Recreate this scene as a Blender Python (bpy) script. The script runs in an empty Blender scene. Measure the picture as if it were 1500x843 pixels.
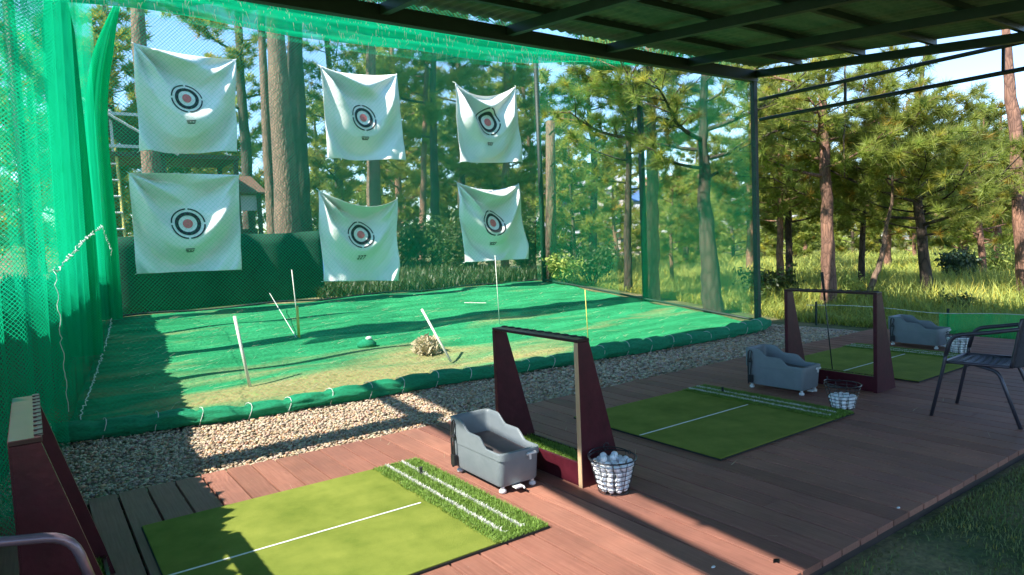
import bpy, math, random
import numpy as np
from mathutils import Vector, Matrix

scene = bpy.context.scene
C = scene.collection
rng = np.random.default_rng(7)
random.seed(7)
R = math.radians

# ------------------------------------------------------------------ camera (solved from the deck's two vanishing directions)
CAM_A = (0.7071, -0.0659, 0.7040)   # filled below
FPX, PCX, PCY, HEYE = 997.95, 750.0, 421.5, 1.55
va = np.array([2160 - PCX, 290 - PCY, FPX]); va /= np.linalg.norm(va)
vb = np.array([40 - PCX, 382 - PCY, FPX]); vb /= np.linalg.norm(vb)
vu = np.cross(va, vb)
if vu[1] > 0: vu = -vu
def at(px, py, depth):
    d = np.array([px - PCX, py - PCY, FPX])
    t = depth / FPX
    return np.array([d @ va * t, d @ vb * t, HEYE + d @ vu * t])
cam_d = bpy.data.cameras.new('camera'); cam = bpy.data.objects.new('camera', cam_d); C.objects.link(cam)
cam_d.sensor_width = 36; cam_d.lens = FPX / 1500 * 36; cam_d.clip_end = 2000; cam_d.clip_start = 0.05
right = Vector((va[0], vb[0], vu[0])); down = Vector((va[1], vb[1], vu[1])); fwd = Vector((va[2], vb[2], vu[2]))
m3 = Matrix((right, -down, -fwd)).transposed()
cam.matrix_world = Matrix.Translation((0, 0, HEYE)) @ m3.to_4x4()
scene.camera = cam

# ------------------------------------------------------------------ material helpers
def new_mat(name):
    m = bpy.data.materials.new(name); m.use_nodes = True
    nt = m.node_tree; nt.nodes.clear()
    out = nt.nodes.new('ShaderNodeOutputMaterial')
    return m, nt, out
def N(nt, typ, **kw):
    n = nt.nodes.new(typ)
    for k, v in kw.items():
        if k.startswith('i_'):
            key = k[2:]
            key = int(key) if key.isdigit() else key.replace('_', ' ')
            n.inputs[key].default_value = v
        else: setattr(n, k, v)
    return n
def ramp(nt, stops):
    r = nt.nodes.new('ShaderNodeValToRGB')
    e = r.color_ramp.elements
    while len(e) < len(stops): e.new(0.5)
    for k, (p, c) in enumerate(stops): e[k].position = p; e[k].color = (*c, 1)
    return r
def surf(name, c1, c2=None, scale=8.0, rough=0.6, bump=0.0, bscale=None, metal=0.0, spec=0.5, detail=6, stretch=None, transl=0.0, obj_rand=0.0, coat=0.0, attr=None):
    """Principled surface with noise mottling between two base colours and optional bump."""
    m, nt, out = new_mat(name)
    p = N(nt, 'ShaderNodeBsdfPrincipled'); L = nt.links.new
    p.inputs['Roughness'].default_value = rough; p.inputs['Metallic'].default_value = metal
    p.inputs['Specular IOR Level'].default_value = spec; p.inputs['Coat Weight'].default_value = coat
    tc = N(nt, 'ShaderNodeTexCoord'); src = tc.outputs['Object']
    if stretch:
        mp = N(nt, 'ShaderNodeMapping'); mp.inputs['Scale'].default_value = stretch; L(src, mp.inputs['Vector']); src = mp.outputs['Vector']
    no = N(nt, 'ShaderNodeTexNoise'); no.inputs['Scale'].default_value = scale; no.inputs['Detail'].default_value = detail
    no.inputs['Roughness'].default_value = 0.65
    L(src, no.inputs['Vector'])
    r = ramp(nt, [(0.3, c1), (0.7, c2 or c1)]); L(no.outputs['Fac'], r.inputs['Fac'])
    col = r.outputs['Color']
    if attr:
        a = N(nt, 'ShaderNodeAttribute', attribute_name=attr)
        mx = N(nt, 'ShaderNodeMix', data_type='RGBA', blend_type='MULTIPLY'); mx.inputs[0].default_value = 1
        L(col, mx.inputs[6]); L(a.outputs['Color'], mx.inputs[7]); col = mx.outputs[2]
    if obj_rand:
        oi = N(nt, 'ShaderNodeObjectInfo'); hsv = N(nt, 'ShaderNodeHueSaturation')
        mr = N(nt, 'ShaderNodeMapRange'); mr.inputs['To Min'].default_value = 1 - obj_rand; mr.inputs['To Max'].default_value = 1 + obj_rand
        L(oi.outputs['Random'], mr.inputs['Value']); L(mr.outputs['Result'], hsv.inputs['Value']); L(col, hsv.inputs['Color']); col = hsv.outputs['Color']
    L(col, p.inputs['Base Color'])
    if bump:
        nb = N(nt, 'ShaderNodeTexNoise'); nb.inputs['Scale'].default_value = bscale or scale * 4; nb.inputs['Detail'].default_value = 5
        L(src, nb.inputs['Vector'])
        b = N(nt, 'ShaderNodeBump'); b.inputs['Strength'].default_value = bump; b.inputs['Distance'].default_value = 0.02
        L(nb.outputs['Fac'], b.inputs['Height']); L(b.outputs['Normal'], p.inputs['Normal'])
    if transl:
        t = N(nt, 'ShaderNodeBsdfTranslucent'); L(col, t.inputs['Color'])
        ms = N(nt, 'ShaderNodeMixShader'); ms.inputs[0].default_value = transl
        L(p.outputs[0], ms.inputs[1]); L(t.outputs[0], ms.inputs[2]); L(ms.outputs[0], out.inputs[0])
    else: L(p.outputs[0], out.inputs[0])
    return m
def net_mat(name, col, cell, w, fill=0.0, transl=0.55, col2=None, sunk=0.0):
    """Knotted netting: diamond cords of relative width w on uv metres, open holes between; fill = bunched cloth share."""
    m, nt, out = new_mat(name); L = nt.links.new
    uv = N(nt, 'ShaderNodeUVMap'); sp = N(nt, 'ShaderNodeSeparateXYZ'); L(uv.outputs[0], sp.inputs[0])
    fac = []
    for op in ('ADD', 'SUBTRACT'):
        a = N(nt, 'ShaderNodeMath', operation=op); L(sp.outputs[0], a.inputs[0]); L(sp.outputs[1], a.inputs[1])
        d = N(nt, 'ShaderNodeMath', operation='DIVIDE'); L(a.outputs[0], d.inputs[0]); d.inputs[1].default_value = cell
        f = N(nt, 'ShaderNodeMath', operation='FRACT'); L(d.outputs[0], f.inputs[0])
        lt = N(nt, 'ShaderNodeMath', operation='LESS_THAN'); L(f.outputs[0], lt.inputs[0]); lt.inputs[1].default_value = w
        fac.append(lt)
    mx = N(nt, 'ShaderNodeMath', operation='MAXIMUM'); L(fac[0].outputs[0], mx.inputs[0]); L(fac[1].outputs[0], mx.inputs[1])
    mf = N(nt, 'ShaderNodeMath', operation='MAXIMUM'); L(mx.outputs[0], mf.inputs[0])
    if fill:
        no = N(nt, 'ShaderNodeTexNoise'); no.inputs['Scale'].default_value = 2.0
        mp = N(nt, 'ShaderNodeMapping'); mp.inputs['Scale'].default_value = (1.5, 0.35, 1); L(uv.outputs[0], mp.inputs[0]); L(mp.outputs[0], no.inputs['Vector'])
        mr = N(nt, 'ShaderNodeMapRange'); mr.inputs['From Min'].default_value = 0.35; mr.inputs['From Max'].default_value = 0.65
        mr.inputs['To Min'].default_value = max(0, fill - 0.25); mr.inputs['To Max'].default_value = min(1, fill + 0.25)
        L(no.outputs['Fac'], mr.inputs['Value']); L(mr.outputs['Result'], mf.inputs[1])
    else: mf.inputs[1].default_value = 0.0
    di = N(nt, 'ShaderNodeBsdfDiffuse'); di.inputs['Color'].default_value = (*col, 1)
    tl = N(nt, 'ShaderNodeBsdfTranslucent'); tl.inputs['Color'].default_value = (*(col2 or col), 1)
    ms = N(nt, 'ShaderNodeMixShader'); ms.inputs[0].default_value = transl; L(di.outputs[0], ms.inputs[1]); L(tl.outputs[0], ms.inputs[2])
    tr = N(nt, 'ShaderNodeBsdfTransparent')
    m2 = N(nt, 'ShaderNodeMixShader'); L(mf.outputs[0], m2.inputs[0]); L(tr.outputs[0], m2.inputs[1]); L(ms.outputs[0], m2.inputs[2])
    L(m2.outputs[0], out.inputs[0])
    return m

# ------------------------------------------------------------------ mesh helpers
class MB:
    def __init__(s): s.v = []; s.f = []
    def add(s, vs, fs):
        k = len(s.v); s.v += [tuple(map(float, p)) for p in vs]; s.f += [tuple(i + k for i in f) for f in fs]; return s
    def box(s, lo, hi, M=None):
        x0, y0, z0 = lo; x1, y1, z1 = hi
        vs = [(x0,y0,z0),(x1,y0,z0),(x1,y1,z0),(x0,y1,z0),(x0,y0,z1),(x1,y0,z1),(x1,y1,z1),(x0,y1,z1)]
        if M is not None: vs = [tuple(M @ Vector(p)) for p in vs]
        return s.add(vs, [(3,2,1,0),(4,5,6,7),(0,1,5,4),(1,2,6,5),(2,3,7,6),(3,0,4,7)])
    def tube(s, pts, r, n=8, closed=False):
        pts = [Vector(p) for p in pts]; m = len(pts)
        rs = r if isinstance(r, (list, tuple)) else [r] * m
        vs = []; prev = None
        for i, p in enumerate(pts):
            if closed: t = (pts[(i + 1) % m] - pts[i - 1])
            else: t = (pts[min(i + 1, m - 1)] - pts[max(i - 1, 0)])
            t = t.normalized() if t.length > 1e-9 else Vector((0, 0, 1))
            if prev is None:
                u = t.orthogonal().normalized()
            else:
                u = (prev - t * prev.dot(t)); u = u.normalized() if u.length > 1e-6 else t.orthogonal().normalized()
            prev = u; w = t.cross(u)
            for k in range(n):
                a = 2 * math.pi * k / n; vs.append(p + (u * math.cos(a) + w * math.sin(a)) * rs[i])
        fs = []
        for i in range(m if closed else m - 1):
            j = (i + 1) % m
            for k in range(n): fs.append((i*n+k, i*n+(k+1)%n, j*n+(k+1)%n, j*n+k))
        if not closed: fs += [tuple(range(n-1, -1, -1)), tuple(range((m-1)*n, m*n))]
        return s.add(vs, fs)
    def lathe(s, prof, c=(0,0,0), n=16):
        vs = []; fs = []
        for r, z in prof:
            for k in range(n):
                a = 2*math.pi*k/n; vs.append((c[0]+r*math.cos(a), c[1]+r*math.sin(a), c[2]+z))
        for i in range(len(prof)-1):
            for k in range(n): fs.append((i*n+k, i*n+(k+1)%n, (i+1)*n+(k+1)%n, (i+1)*n+k))
        fs += [tuple(range(n-1,-1,-1)), tuple(range((len(prof)-1)*n, len(prof)*n))]
        return s.add(vs, fs)
    def prism_y(s, poly, y0, y1):
        """polygon in (x,z), extruded along y"""
        n = len(poly); vs = [(x, y0, z) for x, z in poly] + [(x, y1, z) for x, z in poly]
        fs = [tuple(range(n)), tuple(range(2*n-1, n-1, -1))] + [(i, n+i, n+(i+1)%n, (i+1)%n) for i in range(n)]
        return s.add(vs, fs)
    def build(s, name, mat, parent=None, smooth=False, bevel=0.0, seg=2):
        me = bpy.data.meshes.new(name); me.from_pydata(s.v, [], s.f); me.update()
        o = bpy.data.objects.new(name, me); C.objects.link(o)
        if mat: me.materials.append(mat)
        if smooth: me.polygons.foreach_set('use_smooth', [True]*len(me.polygons))
        if bevel:
            b = o.modifiers.new('bevel', 'BEVEL'); b.width = bevel; b.segments = seg; b.limit_method = 'ANGLE'; b.angle_limit = R(35)
        if parent: o.parent = parent
        return o
def arr_mesh(name, verts, tris, mat, parent=None, colors=None, k=3):
    me = bpy.data.meshes.new(name); nv, nf = len(verts), len(tris)
    me.vertices.add(nv); me.vertices.foreach_set('co', np.asarray(verts, np.float32).ravel())
    me.loops.add(nf*k); me.loops.foreach_set('vertex_index', np.asarray(tris, np.int32).ravel())
    me.polygons.add(nf); me.polygons.foreach_set('loop_start', np.arange(0, nf*k, k, dtype=np.int32))
    me.update(calc_edges=True)
    if colors is not None:
        a = me.color_attributes.new('tint', 'FLOAT_COLOR', 'POINT')
        a.data.foreach_set('color', np.asarray(colors, np.float32).ravel())
    me.materials.append(mat)
    o = bpy.data.objects.new(name, me); C.objects.link(o)
    if parent: o.parent = parent
    return o
def sheet(name, fn, nu, nv, mat, parent=None, uvfn=None, smooth=True, thick=0.0):
    """surface fn(u,v)->xyz for u,v in 0..1, uv in metres by uvfn"""
    vs = []; uvs = []
    for j in range(nv+1):
        for i in range(nu+1):
            u, v = i/nu, j/nv; vs.append(tuple(map(float, fn(u, v)))); uvs.append(uvfn(u, v) if uvfn else (u, v))
    fs = [(j*(nu+1)+i, j*(nu+1)+i+1, (j+1)*(nu+1)+i+1, (j+1)*(nu+1)+i) for j in range(nv) for i in range(nu)]
    me = bpy.data.meshes.new(name); me.from_pydata(vs, [], fs); me.update()
    ul = me.uv_layers.new(name='uv')
    for lp in me.loops: ul.data[lp.index].uv = uvs[lp.vertex_index]
    me.polygons.foreach_set('use_smooth', [smooth]*len(fs)); me.materials.append(mat)
    o = bpy.data.objects.new(name, me); C.objects.link(o)
    if parent: o.parent = parent
    if thick:
        s = o.modifiers.new('solid', 'SOLIDIFY'); s.thickness = thick
    return o
def tag(o, label=None, cat=None, group=None, kind=None):
    if label: o['label'] = label
    if cat: o['category'] = cat
    if group: o['group'] = group
    if kind: o['kind'] = kind
    return o
def thing(name, label, cat, loc=(0,0,0), rz=0.0, group=None):
    o = bpy.data.objects.new(name, None); C.objects.link(o); o.location = loc; o.rotation_euler = (0, 0, rz); o.empty_display_size = 0.1
    return tag(o, label, cat, group)
def dup(root, loc, rz=None, label=None, scale=None):
    def cp(o, parent=None):
        c = o.copy(); C.objects.link(c)
        if parent: c.parent = parent
        for ch in list(o.children): cp(ch, c)
        return c
    r = cp(root); r.location = loc
    if rz is not None: r.rotation_euler = (0, 0, rz)
    if label: r['label'] = label
    if scale: r.scale = (scale,)*3 if not isinstance(scale, tuple) else scale
    return r
def sst(a, b, x):
    t = min(1, max(0, (x-a)/(b-a))); return t*t*(3-2*t)

# ------------------------------------------------------------------ terrain
def tz(x, y):
    """height of the ground"""
    z_in = -0.07 + 0.0*y
    rise = 0.0
    if y > 6.9: rise = 0.097*(min(y, 13.2)-6.9) + 0.045*max(0, min(y, 24)-13.2)
    f = 1 - sst(10.3, 14.5, x)
    z = -0.07 + rise*f
    if x > 10.2:
        d = math.hypot(x-10.2, max(0, y-3)*0.5)
        z += -0.14*sst(0, 3, x-10.2) - 0.016*max(0, x-12)*(1-0.0)
        z = max(z, -1.2) if x < 70 else z
    r = math.hypot(x, y)
    if r > 58: z += 0.075*(min(r, 130)-58) * (1 if x > 5 else 0.6)
    return z

# ------------------------------------------------------------------ materials
M = {}
M['deck'] = None
def deck_material():
    m, nt, out = new_mat('composite_decking'); L = nt.links.new
    p = N(nt, 'ShaderNodeBsdfPrincipled'); tc = N(nt, 'ShaderNodeTexCoord')
    at_ = N(nt, 'ShaderNodeAttribute', attribute_name='tint')
    mp = N(nt, 'ShaderNodeMapping'); mp.inputs['Scale'].default_value = (40, 1.6, 40); L(tc.outputs['Object'], mp.inputs[0])
    n1 = N(nt, 'ShaderNodeTexNoise'); n1.inputs['Scale'].default_value = 2.2; n1.inputs['Detail'].default_value = 8; L(mp.outputs[0], n1.inputs['Vector'])
    n2 = N(nt, 'ShaderNodeTexNoise'); n2.inputs['Scale'].default_value = 1.7; n2.inputs['Detail'].default_value = 7; n2.inputs['Roughness'].default_value = 0.7; L(tc.outputs['Object'], n2.inputs['Vector'])
    r1 = ramp(nt, [(0.3, (0.275, 0.118, 0.084)), (0.7, (0.360, 0.168, 0.120))]); L(n1.outputs['Fac'], r1.inputs[0])
    r2 = ramp(nt, [(0.3, (0.70, 0.73, 0.76)), (0.7, (1.14, 1.11, 1.08))]); L(n2.outputs['Fac'], r2.inputs[0])
    mx = N(nt, 'ShaderNodeMix', data_type='RGBA', blend_type='MULTIPLY'); mx.inputs[0].default_value = 1; L(r1.outputs[0], mx.inputs[6]); L(r2.outputs[0], mx.inputs[7])
    my = N(nt, 'ShaderNodeMix', data_type='RGBA', blend_type='MULTIPLY'); my.inputs[0].default_value = 1; L(mx.outputs[2], my.inputs[6]); L(at_.outputs['Color'], my.inputs[7])
    # dust specks
    vo = N(nt, 'ShaderNodeTexVoronoi'); vo.inputs['Scale'].default_value = 14; L(tc.outputs['Object'], vo.inputs['Vector'])
    lt = N(nt, 'ShaderNodeMath', operation='LESS_THAN'); L(vo.outputs['Distance'], lt.inputs[0]); lt.inputs[1].default_value = 0.045
    mz = N(nt, 'ShaderNodeMix', data_type='RGBA'); L(lt.outputs[0], mz.inputs[0]); L(my.outputs[2], mz.inputs[6]); mz.inputs[7].default_value = (0.30, 0.2, 0.15, 1)
    L(mz.outputs[2], p.inputs['Base Color'])
    rr = N(nt, 'ShaderNodeMapRange'); p.inputs['Specular IOR Level'].default_value = 0.22; rr.inputs['To Min'].default_value = 0.5; rr.inputs['To Max'].default_value = 0.72; L(n2.outputs['Fac'], rr.inputs['Value']); L(rr.outputs[0], p.inputs['Roughness'])
    b = N(nt, 'ShaderNodeBump'); b.inputs['Strength'].default_value = 0.25; b.inputs['Distance'].default_value = 0.004; L(n1.outputs['Fac'], b.inputs['Height']); L(b.outputs[0], p.inputs['Normal'])
    L(p.outputs[0], out.inputs[0]); return m
M['deck'] = deck_material()
M['maroon'] = surf('maroon_painted_wood', (0.040, 0.005, 0.010), (0.075, 0.010, 0.018), 9, 0.42, 0.08, 30, spec=0.3)
M['plywood_edge'] = surf('bare_plywood_edge', (0.42, 0.27, 0.15), (0.55, 0.38, 0.22), 30, 0.6, stretch=(1, 1, 0.1))
M['rail_top'] = surf('dark_rail_top', (0.030, 0.014, 0.016), (0.055, 0.024, 0.024), 8, 0.3, spec=0.3)
M['rubber'] = surf('black_rubber', (0.012, 0.012, 0.013), (0.02, 0.02, 0.022), 20, 0.5)
M['green_metal'] = surf('dark_green_metal', (0.006, 0.018, 0.012), (0.011, 0.028, 0.019), 6, 0.6, 0.04)
M['dark_metal'] = surf('near_black_metal', (0.018, 0.022, 0.022), (0.03, 0.034, 0.034), 6, 0.42)
M['grey_plastic'] = surf('grey_moulded_plastic', (0.150, 0.180, 0.198), (0.190, 0.218, 0.235), 7, 0.45, 0.04, 60, spec=0.4)
M['ball_mat'] = surf('brown_grey_ball_ramp', (0.12, 0.095, 0.10), (0.16, 0.13, 0.13), 12, 0.7)
M['light_plastic'] = surf('pale_plastic', (0.62, 0.63, 0.62), (0.7, 0.7, 0.69), 20, 0.4)
M['black_plastic'] = surf('black_plastic', (0.015, 0.015, 0.017), (0.03, 0.03, 0.033), 20, 0.35)
M['turf'] = surf('flat_putting_turf', (0.140, 0.190, 0.026), (0.260, 0.300, 0.054), 3.2, 0.92, 0.5, 420, spec=0.15)
M['turf_edge'] = surf('black_mat_backing', (0.012, 0.014, 0.010), (0.02, 0.022, 0.016), 20, 0.8)
M['blade'] = surf('artificial_grass_blade', (0.15, 0.27, 0.035), (0.22, 0.36, 0.055), 18, 0.6, transl=0.3, attr='tint')
M['white_blade'] = surf('white_grass_blade', (0.66, 0.68, 0.6), (0.78, 0.78, 0.72), 30, 0.6, transl=0.2)
M['white_paint'] = surf('white_line_paint', (0.7, 0.72, 0.64), (0.8, 0.8, 0.75), 30, 0.7)
M['cloth'] = surf('white_target_cloth', (0.77, 0.76, 0.72), (0.85, 0.84, 0.80), 3, 0.75, 0.12, 90, transl=0.05, spec=0.2)
M['print_black'] = surf('black_print', (0.012, 0.014, 0.018), (0.02, 0.022, 0.028), 40, 0.6)
M['print_red'] = surf('faded_red_print', (0.62, 0.11, 0.12), (0.75, 0.22, 0.22), 30, 0.65)
M['ball'] = surf('golf_ball_white', (0.74, 0.76, 0.78), (0.82, 0.83, 0.84), 60, 0.3, 0.15, 260)
M['wire'] = surf('black_coated_wire', (0.01, 0.01, 0.013), (0.02, 0.02, 0.025), 20, 0.35)
M['steel'] = surf('brushed_steel', (0.5, 0.5, 0.5), (0.6, 0.6, 0.6), 20, 0.25, metal=1.0)
M['grip'] = surf('rubber_grip', (0.015, 0.015, 0.015), (0.03, 0.03, 0.03), 60, 0.8)
M['chair_tube'] = surf('slate_chair_tube', (0.055, 0.050, 0.066), (0.075, 0.068, 0.088), 8, 0.35, metal=0.4)
M['mauve_tube'] = surf('mauve_chair_tube', (0.20, 0.145, 0.175), (0.25, 0.18, 0.215), 8, 0.3, metal=0.3)
M['chair_weave'] = surf('woven_chair_plastic', (0.035, 0.035, 0.05), (0.06, 0.06, 0.08), 30, 0.5, 0.6, 120, stretch=(8, 1, 1))
M['string'] = surf('white_string', (0.6, 0.66, 0.6), (0.75, 0.78, 0.72), 40, 0.8)
M['roof'] = surf('weathered_roof_sheet', (0.07, 0.125, 0.065), (0.20, 0.23, 0.13), 1.4, 0.6, 0.1, 10, stretch=(0.5, 4, 1), transl=0.3)
M['roof_beam'] = surf('roof_frame_steel', (0.012, 0.030, 0.020), (0.02, 0.042, 0.028), 6, 0.5)
NETG = (0.005, 0.40, 0.175); NETB = (0.007, 0.60, 0.285)
M['net'] = net_mat('green_net', NETG, 0.034, 0.085, col2=NETB)
M['net_far'] = net_mat('green_net_wide', NETG, 0.06, 0.125, col2=NETB)
M['net_right'] = net_mat('green_net_fine', NETG, 0.05, 0.075, col2=NETB)
M['net_left'] = net_mat('green_net_pleated', NETG, 0.030, 0.125, col2=NETB)
M['net_fold'] = net_mat('green_net_bunched', NETG, 0.03, 0.3, fill=0.86, col2=NETB, transl=0.6)
M['net_top'] = net_mat('green_net_overhead', NETG, 0.06, 0.05, col2=NETB)
M['net_veil'] = net_mat('green_net_veil', NETG, 0.045, 0.03, col2=NETB)
M['net_low'] = net_mat('green_net_low_fence', (0.03, 0.42, 0.12), 0.02, 0.3, fill=0.45, col2=(0.05, 0.5, 0.14))
M['roll'] = surf('rolled_green_net', (0.004, 0.25, 0.105), (0.010, 0.46, 0.21), 26, 0.7, 0.9, 70, stretch=(1, 3, 3), transl=0.2)
M['shadow_skirt'] = surf('dark_shadow_skirt', (0.003, 0.080, 0.042), (0.005, 0.115, 0.062), 3, 0.85, 0.2, 60)  # for the added skirt that casts the jagged shadow
M['dark_cloth'] = surf('dark_green_screen', (0.003, 0.035, 0.020), (0.006, 0.062, 0.036), 5, 0.9, 0.3, 80)
M['pvc'] = surf('weathered_white_pole', (0.58, 0.6, 0.5), (0.72, 0.72, 0.62), 10, 0.5)
M['yellow_pole'] = surf('yellow_pole', (0.55, 0.5, 0.08), (0.66, 0.58, 0.14), 10, 0.5)
M['straw'] = surf('dry_straw', (0.5, 0.42, 0.26), (0.62, 0.54, 0.36), 20, 0.85)
M['stone'] = surf('river_gravel', (0.40, 0.30, 0.205), (0.60, 0.49, 0.36), 9, 0.8, attr='tint')
M['soil'] = surf('grey_soil', (0.25, 0.205, 0.155), (0.38, 0.32, 0.25), 22, 0.95, 0.7, 120)
M['tallgrass'] = surf('tall_grass_blade', (0.27, 0.36, 0.065), (0.40, 0.44, 0.11), 0.6, 0.7, transl=0.35, attr='tint')
M['lawnblade'] = surf('lawn_blade', (0.11, 0.18, 0.05), (0.2, 0.24, 0.08), 2.2, 0.7, transl=0.3, attr='tint')
M['needle'] = surf('pine_needles', (0.21, 0.29, 0.048), (0.33, 0.36, 0.075), 0.9, 0.5, transl=0.58, attr='tint', obj_rand=0.12)
M['leaf'] = surf('broad_leaves', (0.045, 0.085, 0.018), (0.085, 0.125, 0.03), 1.2, 0.5, transl=0.35, attr='tint')
M['bluegreen_leaf'] = surf('bluish_leaves', (0.035, 0.075, 0.035), (0.055, 0.10, 0.05), 1.2, 0.5, transl=0.3, attr='tint')
def bark(name, c1, c2, c3, sc=9):
    m, nt, out = new_mat(name); L = nt.links.new
    p = N(nt, 'ShaderNodeBsdfPrincipled'); p.inputs['Roughness'].default_value = 0.9; tc = N(nt, 'ShaderNodeTexCoord')
    mp = N(nt, 'ShaderNodeMapping'); mp.inputs['Scale'].default_value = (1, 1, 0.35); L(tc.outputs['Object'], mp.inputs[0])
    no = N(nt, 'ShaderNodeTexNoise'); no.inputs['Scale'].default_value = 5; no.inputs['Detail'].default_value = 6
    L(mp.outputs[0], no.inputs['Vector'])
    ad = N(nt, 'ShaderNodeMixRGB'); ad.inputs[0].default_value = 0.12; L(mp.outputs[0], ad.inputs[1]); L(no.outputs['Color'], ad.inputs[2])
    vo = N(nt, 'ShaderNodeTexVoronoi', feature='DISTANCE_TO_EDGE'); vo.inputs['Scale'].default_value = sc; vo.inputs['Randomness'].default_value = 1.0; L(ad.outputs[0], vo.inputs['Vector'])
    r = ramp(nt, [(0.0, c1), (0.07, c2), (0.5, c3)]); L(vo.outputs['Distance'], r.inputs[0])
    r2 = ramp(nt, [(0.3, (0.65, 0.65, 0.68)), (0.7, (1.15, 1.1, 1.05))]); L(no.outputs['Fac'], r2.inputs[0])
    mx = N(nt, 'ShaderNodeMix', data_type='RGBA', blend_type='MULTIPLY'); mx.inputs[0].default_value = 1; L(r.outputs[0], mx.inputs[6]); L(r2.outputs[0], mx.inputs[7])
    L(mx.outputs[2], p.inputs['Base Color'])
    b = N(nt, 'ShaderNodeBump'); b.inputs['Strength'].default_value = 0.9; b.inputs['Distance'].default_value = 0.03; L(vo.outputs['Distance'], b.inputs['Height']); L(b.outputs[0], p.inputs['Normal'])
    L(p.outputs[0], out.inputs[0]); return m
M['bark_red'] = bark('reddish_pine_bark', (0.11, 0.058, 0.040), (0.21, 0.112, 0.075), (0.30, 0.165, 0.110), 16)
M['bark_pale'] = bark('pale_pine_bark', (0.075, 0.050, 0.034), (0.17, 0.112, 0.074), (0.25, 0.165, 0.108), 15)
M['bark_dark'] = bark('dark_bark', (0.022, 0.016, 0.012), (0.065, 0.046, 0.034), (0.10, 0.075, 0.055), 9)

# ------------------------------------------------------------------ SETTING: ground, hill, gravel bed, enclosure floor, deck
def ground_material():
    m, nt, out = new_mat('meadow_ground'); L = nt.links.new
    p = N(nt, 'ShaderNodeBsdfPrincipled'); p.inputs['Roughness'].default_value = 0.95; tc = N(nt, 'ShaderNodeTexCoord')
    n1 = N(nt, 'ShaderNodeTexNoise'); n1.inputs['Scale'].default_value = 0.9; n1.inputs['Detail'].default_value = 8; n1.inputs['Roughness'].default_value = 0.7; L(tc.outputs['Object'], n1.inputs['Vector'])
    n2 = N(nt, 'ShaderNodeTexNoise'); n2.inputs['Scale'].default_value = 30; n2.inputs['Detail'].default_value = 4; L(tc.outputs['Object'], n2.inputs['Vector'])
    r1 = ramp(nt, [(0.28, (0.34, 0.26, 0.16)), (0.42, (0.2, 0.18, 0.08)), (0.58, (0.06, 0.10, 0.028)), (0.75, (0.12, 0.14, 0.045))]); L(n1.outputs['Fac'], r1.inputs[0])
    r2 = ramp(nt, [(0.3, (0.6, 0.6, 0.6)), (0.7, (1.25, 1.2, 1.1))]); L(n2.outputs['Fac'], r2.inputs[0])
    mx = N(nt, 'ShaderNodeMix', data_type='RGBA', blend_type='MULTIPLY'); mx.inputs[0].default_value = 1; L(r1.outputs[0], mx.inputs[6]); L(r2.outputs[0], mx.inputs[7]); L(mx.outputs[2], p.inputs['Base Color'])
    b = N(nt, 'ShaderNodeBump'); b.inputs['Strength'].default_value = 0.6; b.inputs['Distance'].default_value = 0.03; L(n2.outputs['Fac'], b.inputs['Height']); L(b.outputs[0], p.inputs['Normal'])
    L(p.outputs[0], out.inputs[0]); return m
M['ground'] = ground_material()
xs = np.unique(np.concatenate([np.linspace(-400, -30, 12), np.linspace(-30, -2, 15), np.linspace(-2, 16, 55), np.linspace(16, 70, 37), np.linspace(70, 130, 16), np.linspace(130, 700, 12)]))
ys = np.unique(np.concatenate([np.linspace(-400, -10, 10), np.linspace(-10, 0, 11), np.linspace(0, 26, 79), np.linspace(26, 70, 30), np.linspace(70, 130, 16), np.linspace(130, 700, 12)]))
g = MB(); nx = len(xs)
g.v = [(x, y, tz(x, y) - (0.05 if (-1.5 < x < 10.3 and 1.75 < y < 7.5) else 0.0 if (y < 1.75 and x < 12) else 0.02)) for y in ys for x in xs]
g.f = [(j*nx+i, j*nx+i+1, (j+1)*nx+i+1, (j+1)*nx+i) for j in range(len(ys)-1) for i in range(nx-1)]
tag(g.build('ground', M['ground'], smooth=True), kind='structure')

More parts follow.
